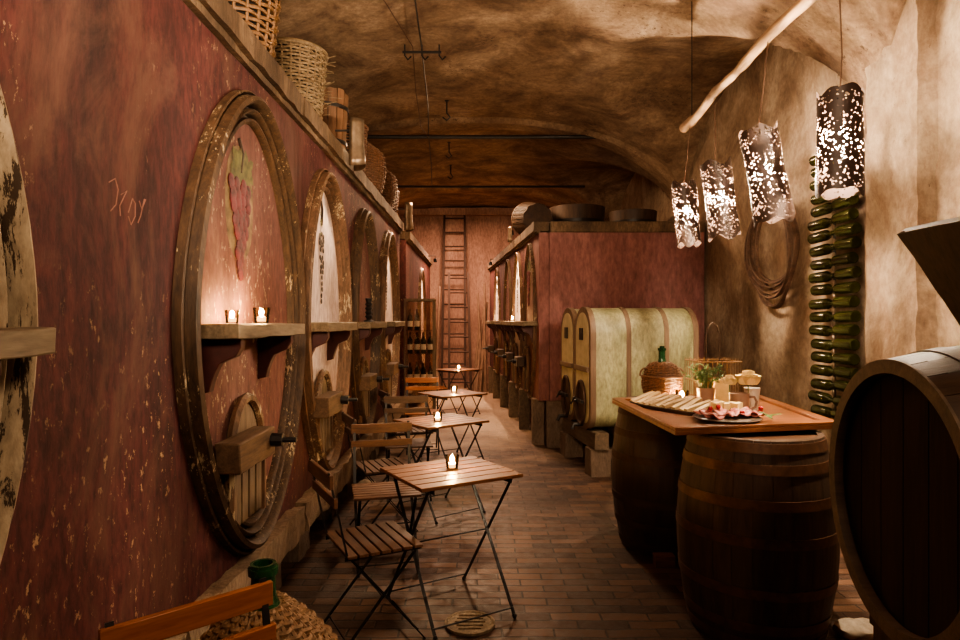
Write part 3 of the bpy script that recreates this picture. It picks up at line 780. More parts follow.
# ---------------------------------------------------------------- tie rods, wires, hooks on the vault
for y, lab, x0, x1 in ((8.45, 'near iron tie rod spanning the vault', XL, 1.9), (11.6, 'far thin iron tie rod spanning the vault', XL, 1.9)):
    mb = MB(); mb.tube([(-2.25, y, 3.93), (0, y, 3.925), (x1-.0, y, 3.93)], .026 if y < 9 else .02, 8)
    tag(mb.build('tie_rod', M['iron']), lab, 'rod', 'iron tie rods under the vault')
mb = MB(); mb.tube([(-.50,4.6,4.06),(-.54,5.95,4.03),(-.60,7.4,3.99),(-.68,8.45,3.96),(-.76,10,3.93),(-.87,11.6,3.95)], .007, 5)
tag(mb.build('ceiling_wire', M['iron']), 'dark straight wire running along the vault over the passage', 'wire')
mb = MB(); mb.tube([(-.85,4.7,4.09),(-.62,5.9,4.03),(-.66,6.6,3.86),(-.70,7.6,3.80),(-.68,8.45,3.92)], .005, 5)
tag(mb.build('ceiling_wire', M['cord']), 'thin slack wire sagging beside the straight vault wire', 'wire')
mb = MB(); mb.bar((-.72,5.95,4.0),(-.36,5.95,4.0), .018,.018)
for x in (-.70,-.54,-.38): mb.tube([(x,5.95,4.07),(x,5.95,3.97),(x+.03,5.95,3.93),(x+.06,5.95,3.96)], .008, 5)
tag(mb.build('wire_bracket', M['iron']), 'iron bracket clamping the vault wire near the top of the picture', 'bracket')
for i, (x, y) in enumerate(((-.40,7.7),(-.46,9.5),(-.50,10.9))):
    mb = MB(); mb.tube([(x,y,ceil_z(x,y)+.01),(x,y,4.0),(x+.04,y,3.95),(x,y,3.91),(x-.05,y,3.95)], .009, 6); mb.ball((x,y,ceil_z(x,y)), .03, 8, sc=(1,1,.4))
    tag(mb.build('ceiling_hook', M['iron']), ['iron hook in the vault nearest the camera', 'iron hook in the vault just beyond the near tie rod', 'iron hook in the vault close to the far tie rod'][i], 'hook', 'hooks in the vault')

# ---------------------------------------------------------------- far end: ladders, poles, cabinet
def ladder(label, x, y0, y1, w, h, n, x1=None):
    t = thing('wooden_ladder', label, 'ladder', (x, y0, 0), 0, 'ladders against the back wall'); x1 = 0 if x1 is None else x1
    for s in (-1, 1):
        mb = MB(); mb.bar((s*w/2, 0, 0), (s*w/2*.9+x1, y1-y0, h), .05, .035); mb.build('rail', M['ladder'], t)
    for k in range(n):
        f = (k+.6)/n; mb = MB(); mb.tube([(-w/2*(1-.1*f)+x1*f, (y1-y0)*f, h*f), (w/2*(1-.1*f)+x1*f, (y1-y0)*f, h*f)], .017, 6); mb.build('rung', M['ladder'], t)
ladder('tall dark wooden ladder leaning on the back wall up to the vault', -.59, 14.2, 14.85, .52, 4.0, 12)
ladder('shorter dark wooden ladder standing in front of the tall ladder', -.42, 13.5, 14.0, .46, 2.55, 8, -.05)
for i, (x0, y0, x1, y1, h) in enumerate(((.10,13.4,.26,14.0,1.9), (.17,13.5,.05,14.1,2.1), (.02,13.3,.18,14.2,1.75), (.22,13.45,.20,14.0,2.3), (-.03,13.6,.10,14.2,1.5))):
    mb = MB(); mb.tube([(x0-.1,y0,.0),((x0+x1)/2-.11,(y0+y1)/2,h/2),(x1-.1,y1,h)], [.035,.03,.02], 7)
    tag(mb.build('wooden_pole', M['pole']), 'weathered pole leaning in the bundle at the far end of the right tank row', 'pole', 'poles leaning at the far end on the right')
for i, (x0, x1, h) in enumerate(((-.82,-.95,1.9),(-.88,-.83,2.2))):
    mb = MB(); mb.tube([(x0,12.6,0),((x0+x1)/2,12.9,h/2),(x1,13.2,h)], [.03,.027,.02], 7)
    tag(mb.build('wooden_pole', M['pole']), 'slim dark pole leaning between the glass cabinet and the ladders', 'pole', 'poles leaning beside the cabinet')
t = thing('glass_cabinet', 'pale framed glass display cabinet holding dark wine bottles at the far left', 'cabinet', (-.86, 9.2, 0))
W, D, H = .43, .34, 1.80
mb = MB()
for sx in (-1, 1):
    for sy in (-1, 1): mb.box((sx*(W/2-.012), sy*(D/2-.012), H/2), (.024,.024,H))
for z in (.06, H-.012):
    for sy in (-1, 1): mb.box((0, sy*(D/2-.012), z), (W-.05,.024,.024))
    for sx in (-1, 1): mb.box((sx*(W/2-.012), 0, z), (.024,D-.05,.024))
mb.build('frame', M['hatchwood'], t)
for z in (.08, .60, 1.03, 1.36): mb = MB(); mb.box((0,0,z), (W-.03,D-.03,.012)); mb.build('cabinet_shelf', M['pane'] if z > .1 else M['hatchwood'], t)
mb = MB(); mb.box((0,-D/2+.006,H/2+.03), (W-.05,.004,H-.1)); mb.build('front_pane', M['pane'], t)
mb = MB(); mb.box((0,D/2-.006,H/2+.03), (W-.05,.006,H-.1)); mb.build('back_panel', M['pane'], t)
mb = MB(); mb.box((0,0,H+.006), (W+.01,D+.01,.014)); mb.build('top_panel', M['hatchwood'], t)

def rack_bottle():
    mb = MB(); mb.lathe([(.001,.008),(.034,.0),(.041,.007),(.0415,.195),(.037,.215),(.022,.24),(.016,.255),(.015,.285),(.018,.287),(.018,.30),(.010,.302)], 20)
    return mb
def bottle_mesh(name='wine_bottle'):
    mb = MB(); mb.lathe([(.001,.006),(.030,.0),(.037,.006),(.0375,.17),(.034,.195),(.020,.215),(.0145,.235),(.0135,.285),(.0155,.287),(.0155,.298),(.010,.30)], 18)
    return mb
cb = thing('wine_bottle', 'dark wine bottle upright on a shelf of the glass cabinet', 'bottle', (-1.0, 9.15, 1.036), 0, 'bottles in the glass cabinet')
bottle_mesh().build('glass_body', M['bottle_dark'], cb)
mb = MB(); mb.lathe([(.0381,.05),(.0381,.13)], 18); mb.build('paper_label', M['white'], cb)
mb = MB(); mb.lathe([(.0150,.24),(.0160,.30),(.001,.302)], 12); mb.build('capsule', M['bracket'], cb)
for z in (1.036, .606, 1.366):
    for i in range(4 if z < 1.3 else 2):
        if z == 1.036 and i == 0: continue
        dup(cb, (-1.0+.095*i, 9.15+.04*(i % 2), z), i*.7)
sp = thing('dark_candlestick', 'small dark ribbed candlestick on the shelf of the unlit tank', 'candlestick', (-1.0, 5.75, 1.494))
mb = MB(); mb.lathe([(.045,0),(.045,.01),(.02,.02)]+[(.022+.012*(k % 2), .03+.018*k) for k in range(9)]+[(.03,.2),(.03,.21),(.012,.212)], 16); mb.build('stem', M['iron'], sp)
votive(.45, 8.95, 1.494, 'lit votive candle on the shelf of the right passage row')

# ---------------------------------------------------------------- green tanks
def green_tank(label, near, w, h, L, ang, z0):
    t = thing('green_tank', label, 'tank', (near[0], near[1], 0), ang, 'pale green oval tanks on timber stand')
    # local: X = length, Y = width (0..w), cross-section a stadium standing in YZ
    def sec(off=0):
        pts = []; r = w/2+off; rb_ = .16+off
        for k in range(17): a_ = PI*k/16; pts.append((w/2+r*math.cos(a_), z0+h-w/2+r*math.sin(a_)))
        for k in range(7): a_ = PI+PI/2*k/6; pts.append((.16+rb_*math.cos(a_), z0+.16+rb_*math.sin(a_)))
        for k in range(7): a_ = 1.5*PI+PI/2*k/6; pts.append((w-.16+rb_*math.cos(a_), z0+.16+rb_*math.sin(a_)))
        return pts
    F = Matrix(((0,0,1,0),(1,0,0,0),(0,1,0,0),(0,0,0,1)))
    mb = MB(); mb.prism(sec(), .02, L-.02, F); mb.build('shell', M['greentank'], t, sharp=40)
    for x, wd in ((0,.055),(L*.33,.045),(L*.68,.045),(L-.05,.05)):
        mb = MB(); mb.prism(sec(.012), x, x+wd, F); mb.build('band', M['tankband'], t, sharp=40)
    mb = MB(); s = sec(-.045); mb.prism(s, -.006, .01, F)
    mb.build('front_panel', M['tankface'], t, sharp=40)
    mb = MB(); mb.box((-.012, w/2, z0+h*.49), (.03, w-.06, .05)); mb.build('cross_strap', M['tankband'], t, bevel=.003)
    mb = MB(); mb.box((-.008, w/2+.02, z0+h*.78), (.014, .11, .12)); mb.build('name_plate', M['iron'], t)
    mb = MB(); pts = [(-.02, w/2+.13*math.cos(2*PI*k/28), z0+.24+.21*math.sin(2*PI*k/28)) for k in range(28)]; mb.tube(pts, .018, 8, True)
    mb.add([(-.012, w/2+.12*math.cos(2*PI*k/28), z0+.24+.20*math.sin(2*PI*k/28)) for k in range(28)], [tuple(range(28))])
    hd = mb.build('manhole', M['rust'], t)
    mb = MB(); mb.bar((-.05, w/2-.15, z0+.26), (-.05, w/2+.15, z0+.26), .03, .03); mb.tube([(-.02,w/2,z0+.26),(-.11,w/2,z0+.26)], .014, 8); mb.tube([(-.10,w/2-.07,z0+.30),(-.10,w/2+.07,z0+.22)], .01, 6); mb.build('clamp', M['iron'], hd)
    mb = MB(); mb.tube([(-.0,w/2,z0+.02),(-.09,w/2,z0+.02),(-.11,w/2,z0-.03)], .02, 8); mb.build('tap', M['iron'], t)
GA = math.atan2(.14, .99)
green_tank('near pale green oval tank with brown bands beside the mauve block', (1.06, 6.15), .50, 1.18, 1.10, GA, .45)
green_tank('second pale green oval tank half hidden behind the near one', (.985, 6.70), .50, 1.18, 1.10, GA, .45)
t = thing('timber_stand', 'dark timber stand under the green tanks', 'stand', (1.06, 6.15, 0), GA)
for x in (.10, .95):
    mb = MB(); mb.rbox((x, .53, .345), (.14, 1.16, .16), .06, .006, int(x*9)); mb.build('beam', M['oldwood'], t)
    for y in (.08, .98): mb = MB(); mb.rbox((x, y, .13), (.2, .2, .26), .06, .008, int(x*9+y)); mb.build('stand_leg', M['stone'], t)
mb = MB(); mb.rbox((.52, .1, .2), (.68, .05, .1), .06, .006, 3); mb.build('cross_beam', M['oldwood'], t)

# ---------------------------------------------------------------- barrels
def barrel(name, label, loc, rh, rbel, H, group=None, rot=None, swap=False, hoops=(.06,.17,.34,.66,.83,.94), mats=('cask','hoop'), ns=26, headmat='chime', rivet=True):
    t = thing(name, label, 'barrel', loc, 0, group, rot=rot)
    def rad(f): return rh+(rbel-rh)*math.sin(PI*f)**.9 if 0 < f < 1 else rh
    mb = MB(); K = 18
    for k in range(ns):
        a0 = 2*PI*(k+.015)/ns; a1 = 2*PI*(k+.985)/ns; vs = []; fs = []
        for i in range(K+1):
            f = i/K; r = rad(f)
            for a_ in (a0, (a0+a1)/2, a1): vs.append((r*math.cos(a_), r*math.sin(a_), H*f))
        for i in range(K):
            for c in range(2): fs.append((i*3+c, i*3+c+1, i*3+c+4, i*3+c+3))
        mb.add(vs, fs)
        for f0 in (0, 1):
            z = H*f0; r = rh; ri = rh-.028
            q = [(r*math.cos(a0), r*math.sin(a0), z),(r*math.cos(a1), r*math.sin(a1), z),(ri*math.cos(a1), ri*math.sin(a1), z),(ri*math.cos(a0), ri*math.sin(a0), z)]
            zi = z+(.035 if f0 == 0 else -.035)
            q += [(ri*math.cos(a1), ri*math.sin(a1), zi),(ri*math.cos(a0), ri*math.sin(a0), zi)]
            mb.add(q, [(0,1,2,3) if f0 else (3,2,1,0), (3,2,4,5)])
    mb.lathe([(rad(i/K)-.006, H*i/K) for i in range(1, K)], 32)
    mb.build('staves', M[mats[0]], t, sharp=30)
    for z, nm in ((H-.034, 'barrel_head'), (.034, 'barrel_head')):
        mb = MB(); ri = rh-.027; nb = 6
        for i in range(nb):
            x0 = -ri+2*ri*i/nb+.002; x1 = -ri+2*ri*(i+1)/nb-.002; top = []; bot = []
            for j in range(5):
                x = x0+(x1-x0)*j/4; y = math.sqrt(max(0, ri*ri-x*x)); top.append((x, y)); bot.append((x, -y))
            mb.prism(top[::-1]+bot, z-.008, z, Matrix.Rotation(PI/2, 4, 'Z') if swap else None)
        mb.build(nm, M[headmat], t, flat=True)
    for f in hoops:
        w = .045; r0 = rad(max(0, f-w/2/H)); r1 = rad(min(1, f+w/2/H)); z0 = H*f-w/2; z1 = H*f+w/2
        mb = MB(); mb.lathe([(r0-.003,z0),(r0+.004,z0),(r1+.004,z1),(r1-.003,z1)], 64)
        if rivet:
            for dd in (-.02,.02): mb.ball(((r0+r1)/2+.004, dd, H*f), .006, 6)
        mb.build('hoop', M[mats[1]], t, sharp=50)
    return t
barrel('oak_barrel', 'upright oak barrel with rusty hoops standing under the front of the board', (1.36, 3.17, 0), .305, .37, .965, 'upright barrels carrying the table board', hoops=(.05,.13,.30,.54,.71,.87,.965), rot=(0,0,R(38)))
barrel('oak_barrel', 'upright dark oak barrel under the rear left end of the board', (1.27, 4.32, 0), .31, .375, .965, 'upright barrels carrying the table board', mats=('cask_x','rust'), hoops=(.06,.2,.36,.64,.8,.94), rot=(0,0,R(10)))
mb = MB(); mb.rbox((1.13, 3.93, .035), (.12,.07,.07), .03, .003, 2); tag(mb.build('wood_block', M['slat']), 'small wooden wedge on the floor by the rear barrel', 'block')
# big cask lying on its side at the right edge (axis along +X)
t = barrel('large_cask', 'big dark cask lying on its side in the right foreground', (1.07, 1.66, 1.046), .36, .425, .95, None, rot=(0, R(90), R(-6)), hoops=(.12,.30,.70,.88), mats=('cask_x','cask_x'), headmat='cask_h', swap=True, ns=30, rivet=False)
mb = MB(); n = 96; vs = []; fs = []
for k in range(n):
    a_ = 2*PI*k/n
    for r, z in ((.362,.002),(.362,-.006),(.325,-.006),(.325,.02)): vs.append((r*math.cos(a_), r*math.sin(a_), z))
for k in range(n):
    l = (k+1) % n
    for i in range(3): fs.append((k*4+i, l*4+i, l*4+i+1, k*4+i+1))
mb.add(vs, fs); mb.build('worn_rim', M['chime'], t)
c = thing('cask_cradle', 'dark timber cradle carrying the big cask', 'stand', (1.57, 1.61, 0), R(-6))
for x in (-.30, .30):
    mb = MB(); mb.box((x, 0, .58), (.09, .9, .12)); mb.build('beam', M['cask'], c)
    for s in (-1, 1):
        mb = MB(); mb.prism([(0,0),(.16,0),(.16,.10)], -.045, .045, Matrix(((0,0,1,x),(s,0,0,s*.22),(0,1,0,.64),(0,0,0,1)))); mb.build('wedge', M['cask'], c)
        mb = MB(); mb.box((x, s*.38, .26), (.09,.09,.52)); mb.build('cradle_leg', M['cask'], c)
# hopper standing on the cask
t = thing('wooden_hopper', 'dark wooden grape hopper with sloping sides on top of the big cask', 'hopper', (0,0,0))
top = [(1.085,.95,1.735),(1.108,1.70,1.738),(1.80,1.70,1.752),(1.80,.95,1.748)]; bot = [(1.25,1.12,1.495),(1.245,1.66,1.495),(1.62,1.66,1.495),(1.62,1.12,1.495)]
for i in range(4):
    j = (i+1) % 4; mb = MB(); A, B_, C_, D_ = [Vector(p) for p in (top[i], top[j], bot[j], bot[i])]
    nrm = (B_-A).cross(D_-A).normalized()*.028; cen = Vector((1.45,1.35,1.6))
    if nrm.dot(cen-A) < 0: nrm = -nrm
    g = 8; vs = []; fs = []
    for u in range(g+1):
        for v in range(g+1):
            p = A.lerp(B_, u/g).lerp(D_.lerp(C_, u/g), v/g); p = p + noise.noise_vector(p*14)*.004; vs.append(p)
    m_ = len(vs); vs += [p+nrm for p in vs]
    for u in range(g):
        for v in range(g):
            a_ = u*(g+1)+v; fs.append((a_, a_+1, a_+g+2, a_+g+1)); fs.append((m_+a_, m_+a_+g+1, m_+a_+g+2, m_+a_+1))
    for u in range(g):
        for e in (0, g):
            a_ = u*(g+1)+e; b2 = a_+g+1; fs.append((a_, b2, m_+b2, m_+a_))
            a_ = e*(g+1)+u; b2 = a_+1; fs.append((a_, b2, m_+b2, m_+a_))
    mb.add(vs, fs); mb.build('side_board', M['cask'], t)
mb = MB(); mb.box((1.43,1.39,1.50), (.37,.52,.02)); mb.build('bottom_board', M['cask'], t)


# ---------------------------------------------------------------- table board with food
BZ = 1.005
t = thing('table_board', 'varnished wooden board with raised frame lying across the two barrels', 'table board', (0,0,0))
P = [Vector(p) for p in ((.845,4.10,0),(.90,2.95,0),(1.76,3.13,0),(1.86,4.26,0))]
def inset(P, d):
    c = sum(P, Vector())/4; return [p+(c-p).normalized()*d for p in P]
mb = MB(); mb.prism([(p.x,p.y) for p in P][::1], BZ-.028, BZ-.006); mb.build('panel', M['board'], t, bevel=.003)
Q = inset(P, .09)
for i in range(4):
    j = (i+1) % 4; mb = MB(); mb.prism([(P[i].x,P[i].y),(P[j].x,P[j].y),(Q[j].x,Q[j].y),(Q[i].x,Q[i].y)], BZ-.006, BZ+.008); mb.build('frame_rail', M['board'], t, bevel=.002)
mb = MB(); mb.bar((1.0,4.0,BZ-.04),(1.65,4.1,BZ-.04), .05, .022); mb.bar((1.05,3.15,BZ-.035),(1.65,3.27,BZ-.035), .05, .014); mb.build('batten', M['cask'], t)
BT = BZ-.006
# demijohn in basket
t = thing('wicker_demijohn', 'small green demijohn in a brown wicker basket at the back of the board', 'demijohn', (1.16, 4.08, BT))
mb = MB(); wicker(mb, lambda f: (.095+.028*math.sin(f*2.0), .006+.145*f), 14, 22, .0055, .004); mb.lathe([(.001,.0),(.09,.0),(.115,.14)], 24); mb.build('basket_body', M['wicker_brown'], t)
mb = MB(); mb.tube([(.124*math.cos(2*PI*k/30), .124*math.sin(2*PI*k/30), .152) for k in range(30)], .009, 6, True)
mb.build('basket_rim', M['wicker_brown'], t)
for s in (-1, 1):
    mb = MB(); handle_arc(mb, (s*.105, 0, .155), .035, .05, .006, 'x'); mb.build('handle', M['wicker_brown'], t)
mb = MB(); wicker(mb, lambda f: (.112*math.cos(f*1.25), .155+.085*math.sin(f*1.57)), 10, 18, .005, .004); mb.lathe([(.105*math.cos(k/8*1.2), .155+.08*math.sin(k/8*1.57)) for k in range(9)], 20); mb.build('wicker_cap', M['wicker_brown'], t)
mb = MB(); mb.lathe([(.034,.22),(.026,.245),(.021,.27),(.021,.315),(.026,.317),(.026,.332),(.018,.333),(.016,.30)], 18); mb.build('bottle_neck', M['demi'], t)
mb = MB(); mb.lathe([(.0155,.30),(.0155,.345),(.001,.346)], 12); mb.build('stopper', M['demi'], t)
# bread slices on dark tray
tr = thing('serving_tray', 'long dark tray under the row of bread slices', 'tray', (1.10, 3.66, BT), R(-63))
mb = MB(); pts = [(.31*math.cos(2*PI*k/40)*(1 if abs(math.cos(2*PI*k/40)) < .98 else 1), .115*(abs(math.sin(2*PI*k/40))**.6)*(1 if math.sin(2*PI*k/40) >= 0 else -1)) for k in range(40)]
mb.prism(pts, 0, .014); mb.build('tray_plate', M['cask_x'], tr, bevel=.003)
mb = MB(); mb.tube([(x*1.0, y*1.0, .016) for x, y in pts], .006, 6, True); mb.build('tray_lip', M['cask_x'], tr)
br0 = None; NB = 10
for i in range(NB):
    f = i/(NB-1); a_ = R(-63); lx = -.25+.50*f
    x = 1.10+lx*math.cos(a_); y = 3.66+lx*math.sin(a_)
    lab = 'cream bread slice on the long tray, %s from its left end' % ORD[i+1]
    if br0 is None:
        br0 = thing('bread_slice', lab, 'bread', (x, y, BT+.0215), 0, 'bread slices leaning on the tray')
        mb = MB(); mb.rbox((0,0,.0), (.17,.026,.020), .02, .003, 4); mb.build('crumb', M['bread'], br0)
        mb = MB(); mb.rbox((0,-.001,-.011), (.172,.028,.006), .02, .001, 4); mb.build('crust', M['wicker'], br0)
        br0.rotation_euler = (R(12), R(-17), R(24)); br0.location.z += .022
    else:
        dup(br0, (x, y, BT+.0435), label=lab, rot=(R(12+random.uniform(-8,8)), R(-17+random.uniform(-4,3)), R(24+random.uniform(-9,9))))
t = thing('green_leaf', 'small green leaf at the left end of the bread tray', 'leaf', (.96, 3.88, BT+.03), R(30))
mb = MB(); mb.add([(0,0,0),(.03,.02,.008),(.07,0,.0),(.03,-.02,.008)], [(0,3,2,1)]); mb.build('blade', M['leaf'], t)
votive(1.24, 3.93, BT, 'lit votive candle on the food board behind the bread slices', 1.1)
# little potted plant
t = thing('potted_plant', 'small potted herb plant in a grey cup behind the bread', 'plant', (1.355, 3.84, BT))
mb = MB(); mb.lathe([(.001,.0),(.042,.0),(.053,.105),(.048,.105),(.044,.09),(.001,.09)], 24); mb.build('plant_pot', M['stoneware'], t)
mb = MB(); rnd = random.Random(5)
for i in range(26):
    a_ = rnd.uniform(0, 2*PI); L = rnd.uniform(.07,.17); sp_ = rnd.uniform(.2,1.0)
    p0 = Vector((.02*math.cos(a_), .02*math.sin(a_), .09)); p1 = p0+Vector((math.cos(a_)*sp_*.05, math.sin(a_)*sp_*.05, L*.6)); p2 = p1+Vector((math.cos(a_)*sp_*.05, math.sin(a_)*sp_*.05, L*.3))
    mb.tube([p0,p1,p2], .0018, 4)
    for q in range(7):
        c_ = p1.lerp(p2, q/6); d = Vector((rnd.uniform(-1,1),rnd.uniform(-1,1),rnd.uniform(-.2,.8))).normalized(); u = d.orthogonal().normalized()
        mb.add([c_, c_+d*.015+u*.006, c_+d*.034, c_+d*.015-u*.006], [(0,1,2,3)])
mb.build('foliage', M['leaf'], t)
# cheese block
t = thing('cheese_block', 'upright pale yellow cheese wedge between the plant and the mug', 'cheese', (1.50, 4.0, BT), R(12))
mb = MB(); mb.rbox((0,0,.07), (.10,.05,.14), .02, .003, 8); mb.build('wedge', M['cheese'], t, bevel=.003)
# wire basket
t = thing('wire_basket', 'square wire basket with tall loop handle at the back of the board', 'basket', (1.52, 4.18, BT), R(6))
mb = MB(); w = .13
for z in (.01, .12, .245):
    mb.tube([(-w,-w,z),(w,-w,z),(w,w,z),(-w,w,z)], .004, 5, True)
for i in range(9):
    s = -w+2*w*i/8
    for p in ((s,-w),(s,w),(-w,s),(w,s)): mb.tube([(p[0],p[1],.006),(p[0],p[1],.262)], .0022, 4)
mb.build('wire_cage', M['wicker'], t)
mb = MB(); mb.tube([(-.045,0,.0),(-.045,0,.42),(-.03,0,.47),(0,0,.495),(.03,0,.47),(.045,0,.42),(.045,0,.0)], .004, 6); mb.build('loop_handle', M['rust'], t)
mb = MB(); mb.box((0,0,.006), (2*w,2*w,.006)); mb.build('base', M['rust'], t)
# mug with flowers
t = thing('stoneware_mug', 'taupe stoneware mug holding cream flowers', 'mug', (1.405, 3.47, BT), R(-10))
mb = MB(); mb.lathe([(.001,.0),(.048,.0),(.052,.006),(.052,.115),(.047,.117),(.046,.02),(.001,.018)], 28); mb.build('cup', M['stoneware'], t)
mb = MB(); mb.tube([(.05,0,.095),(.078,0,.095),(.09,0,.07),(.082,0,.04),(.05,0,.025)], .007, 8); mb.build('handle', M['stoneware'], t)
def rose(label, loc, r, seed):
    t = thing('cream_rose', label, 'flower', loc, seed, 'cream flowers in the mug')
    rnd = random.Random(seed); mb = MB()
    for ringi, (cnt, open_) in enumerate(((4,.25),(5,.5),(7,.8),(8,1.1))):
        for k in range(cnt):
            a_ = 2*PI*k/cnt+ringi*.6; g = 5; vs = []; fs = []
            for u in range(g+1):
                for v in range(g+1):
                    uu = (u/g-.5)*2; vv = v/g; wdt = r*.75*math.sin(PI*min(.95, .25+vv*.6))*(.6+.2*ringi)
                    rad = r*(.12+.2*ringi)*.6+vv**1.5*r*.55*open_ ; y_ = uu*wdt; zz = r*(-.35+1.15*vv*(1.15-.3*open_)) - (r*.18 if vv > .9 and ringi > 1 else 0)
                    p = Vector((rad - .25*y_*y_/r, y_, zz)); vs.append(Matrix.Rotation(a_, 3, 'Z') @ p)
            for u in range(g):
                for v in range(g): i0 = u*(g+1)+v; fs.append((i0, i0+1, i0+g+2, i0+g+1))
            mb.add(vs, fs)
    mb.build('bloom', M['cream'], t, sharp=180)
    mb = MB(); mb.tube([(0,0,-r*.3),(.0,.0,-r*.3-.08)], .003, 5); mb.build('stem', M['leaf'], t)
rose('large cream rose on the right side of the mug', (1.45, 3.46, BT+.185), .062, 2)
rose('small half open cream rose on the left side of the mug', (1.36, 3.49, BT+.175), .042, 5)
# white cup
t = thing('white_tumbler', 'tall white flared tumbler standing behind the mug', 'cup', (1.53, 3.60, BT))
mb = MB(); mb.lathe([(.001,.0),(.030,.0),(.044,.13),(.041,.13),(.028,.006),(.001,.006)], 24); mb.build('cup', M['white'], t)
# cured meat platter
pl = thing('wooden_platter', 'round dark wooden platter of cured meats at the front of the board', 'platter', (1.235, 3.20, BZ+.008))
mb = MB(); mb.lathe([(.001,0),(.15,0),(.165,.012),(.16,.014),(.001,.010)], 40); mb.build('dish', M['cask'], pl)
rnd = random.Random(11)
for i in range(16):
    a_ = rnd.uniform(0, 2*PI); d = rnd.uniform(.02,.12); x, y = 1.235+d*math.cos(a_)*1.15, 3.20+d*math.sin(a_)*.9; ham = i % 3 != 0
    nm = 'ham_slice' if ham else 'salami_slice'
    g = MB(); n = 14; rr = .036 if ham else .024; vs = [(0,0,.006)]
    for ring_ in (.5, 1):
        for k in range(n): t_ = 2*PI*k/n; vs.append((rr*ring_*math.cos(t_)*1.2, rr*ring_*math.sin(t_), .010*math.sin(3*t_+i)*ring_+ (.010 if ham else 0)))
    fs = [(0,1+k,1+(k+1)%n) for k in range(n)] + [(1+k,1+n+k,1+n+(k+1)%n,1+(k+1)%n) for k in range(n)]
    g.add(vs, fs); o = g.build(nm, M['ham'] if ham else M['salami'], None, (x, y, BZ+.024+.0012*i), (rnd.uniform(-.3,.3), rnd.uniform(-.3,.3), a_), sharp=180)
    so = o.modifiers.new('thick', 'SOLIDIFY'); so.thickness = .003
    tag(o, 'folded pink slice of cured ham on the round platter' if ham else 'dark red salami slice on the round platter', 'cured meat', 'ham slices on the platter' if ham else 'salami slices on the platter')
for i in range(7):
    a_ = i*.9; x, y = 1.27+.06*math.cos(a_), 3.30+.035*math.sin(a_)
    mb = MB(); mb.rbox((0,0,.015), (.035,.03,.03), .015, .003, i)
    tag(mb.build('cheese_cube', M['cheese'], None, (x, y, BZ+.05), (0,0,a_)), 'pale cheese chunk heaped at the back of the meat platter', 'cheese', 'cheese chunks on the platter')
mb = MB()
for i, (x, y, z) in enumerate(((1.43,3.27,.03),(1.45,3.285,.035),(1.44,3.26,.055),(1.22,3.25,.065),(1.17,3.22,.06),(1.41,3.25,.02),(1.30,3.15,.05))):
    mb = MB(); mb.ball((0,0,0), .0125, 12)
    tag(mb.build('red_grape', M['grape'], None, (x-.01, y, BZ+z)), 'round red grape on the meat platter', 'grape', 'red grapes on the platter')
t = thing('fig_leaf', 'lobed green leaf tucked at the right edge of the meat platter', 'leaf', (1.43, 3.20, BZ+.03), R(-20))
pts = [(0,0,0)]
for k in range(25):
    t_ = -2.4+4.8*k/24; rr = .075*(.7+.3*math.cos(5*t_)); pts.append((rr*math.cos(t_), rr*math.sin(t_), .012*math.cos(3*t_)))
mb = MB(); mb.add(pts, [(0,k,k+1) for k in range(1,25)]); mb.build('blade', M['leaf'], t)

# ---------------------------------------------------------------- bottle rack on the right wall
t = thing('bottle_rack', 'slim upright wall rack holding two columns of bottles by their necks', 'rack', (2.60, 4.64, 0))
mb = MB(); mb.tube([(-.03,0,.70),(-.03,0,2.84)], .010, 8); mb.box((.04,0,.95), (.09,.02,.02)); mb.box((.04,0,2.6), (.09,.02,.02)); mb.build('post', M['iron'], t)
for i in range(20):
    z = .83+.1*i; mb = MB(); mb.ball((-.035,0,z+.05), .017, 10, sc=(1,1,1.3)); mb.ball((-.035,0,z+.02), .012, 10); mb.build('neck_ring', M['shieldmat'], t)
bo = thing('wine_bottle', 'x', 'bottle', (0,0,0), 0, 'bottles in the left column of the wall rack')
rack_bottle().build('glass_body', M['bottle'], bo)
first = True; rnd = random.Random(4)
for i in range(20):
    for s in (1, -1):
        z = .83+.1*i + rnd.uniform(-.004,.004); off = rnd.uniform(-.035,.02)
        if s == -1: z += .008
        lab = 'green wine bottle lying %s of the rack post, %s row from the bottom' % ('left' if s > 0 else 'right', ORD[i+1])
        loc = (2.60-.04, 4.64+s*(.275+off), z); rot = (R(90)*s + rnd.uniform(-.03,.03), 0, 0)   # neck points to the post
        grp = 'bottles in the %s column of the wall rack' % ('left' if s > 0 else 'right')
        if first: bo.location = loc; bo.rotation_euler = rot; bo['label'] = lab; bo['group'] = grp; first = False
        else: dup(bo, loc, label=lab, group=grp, rot=rot)

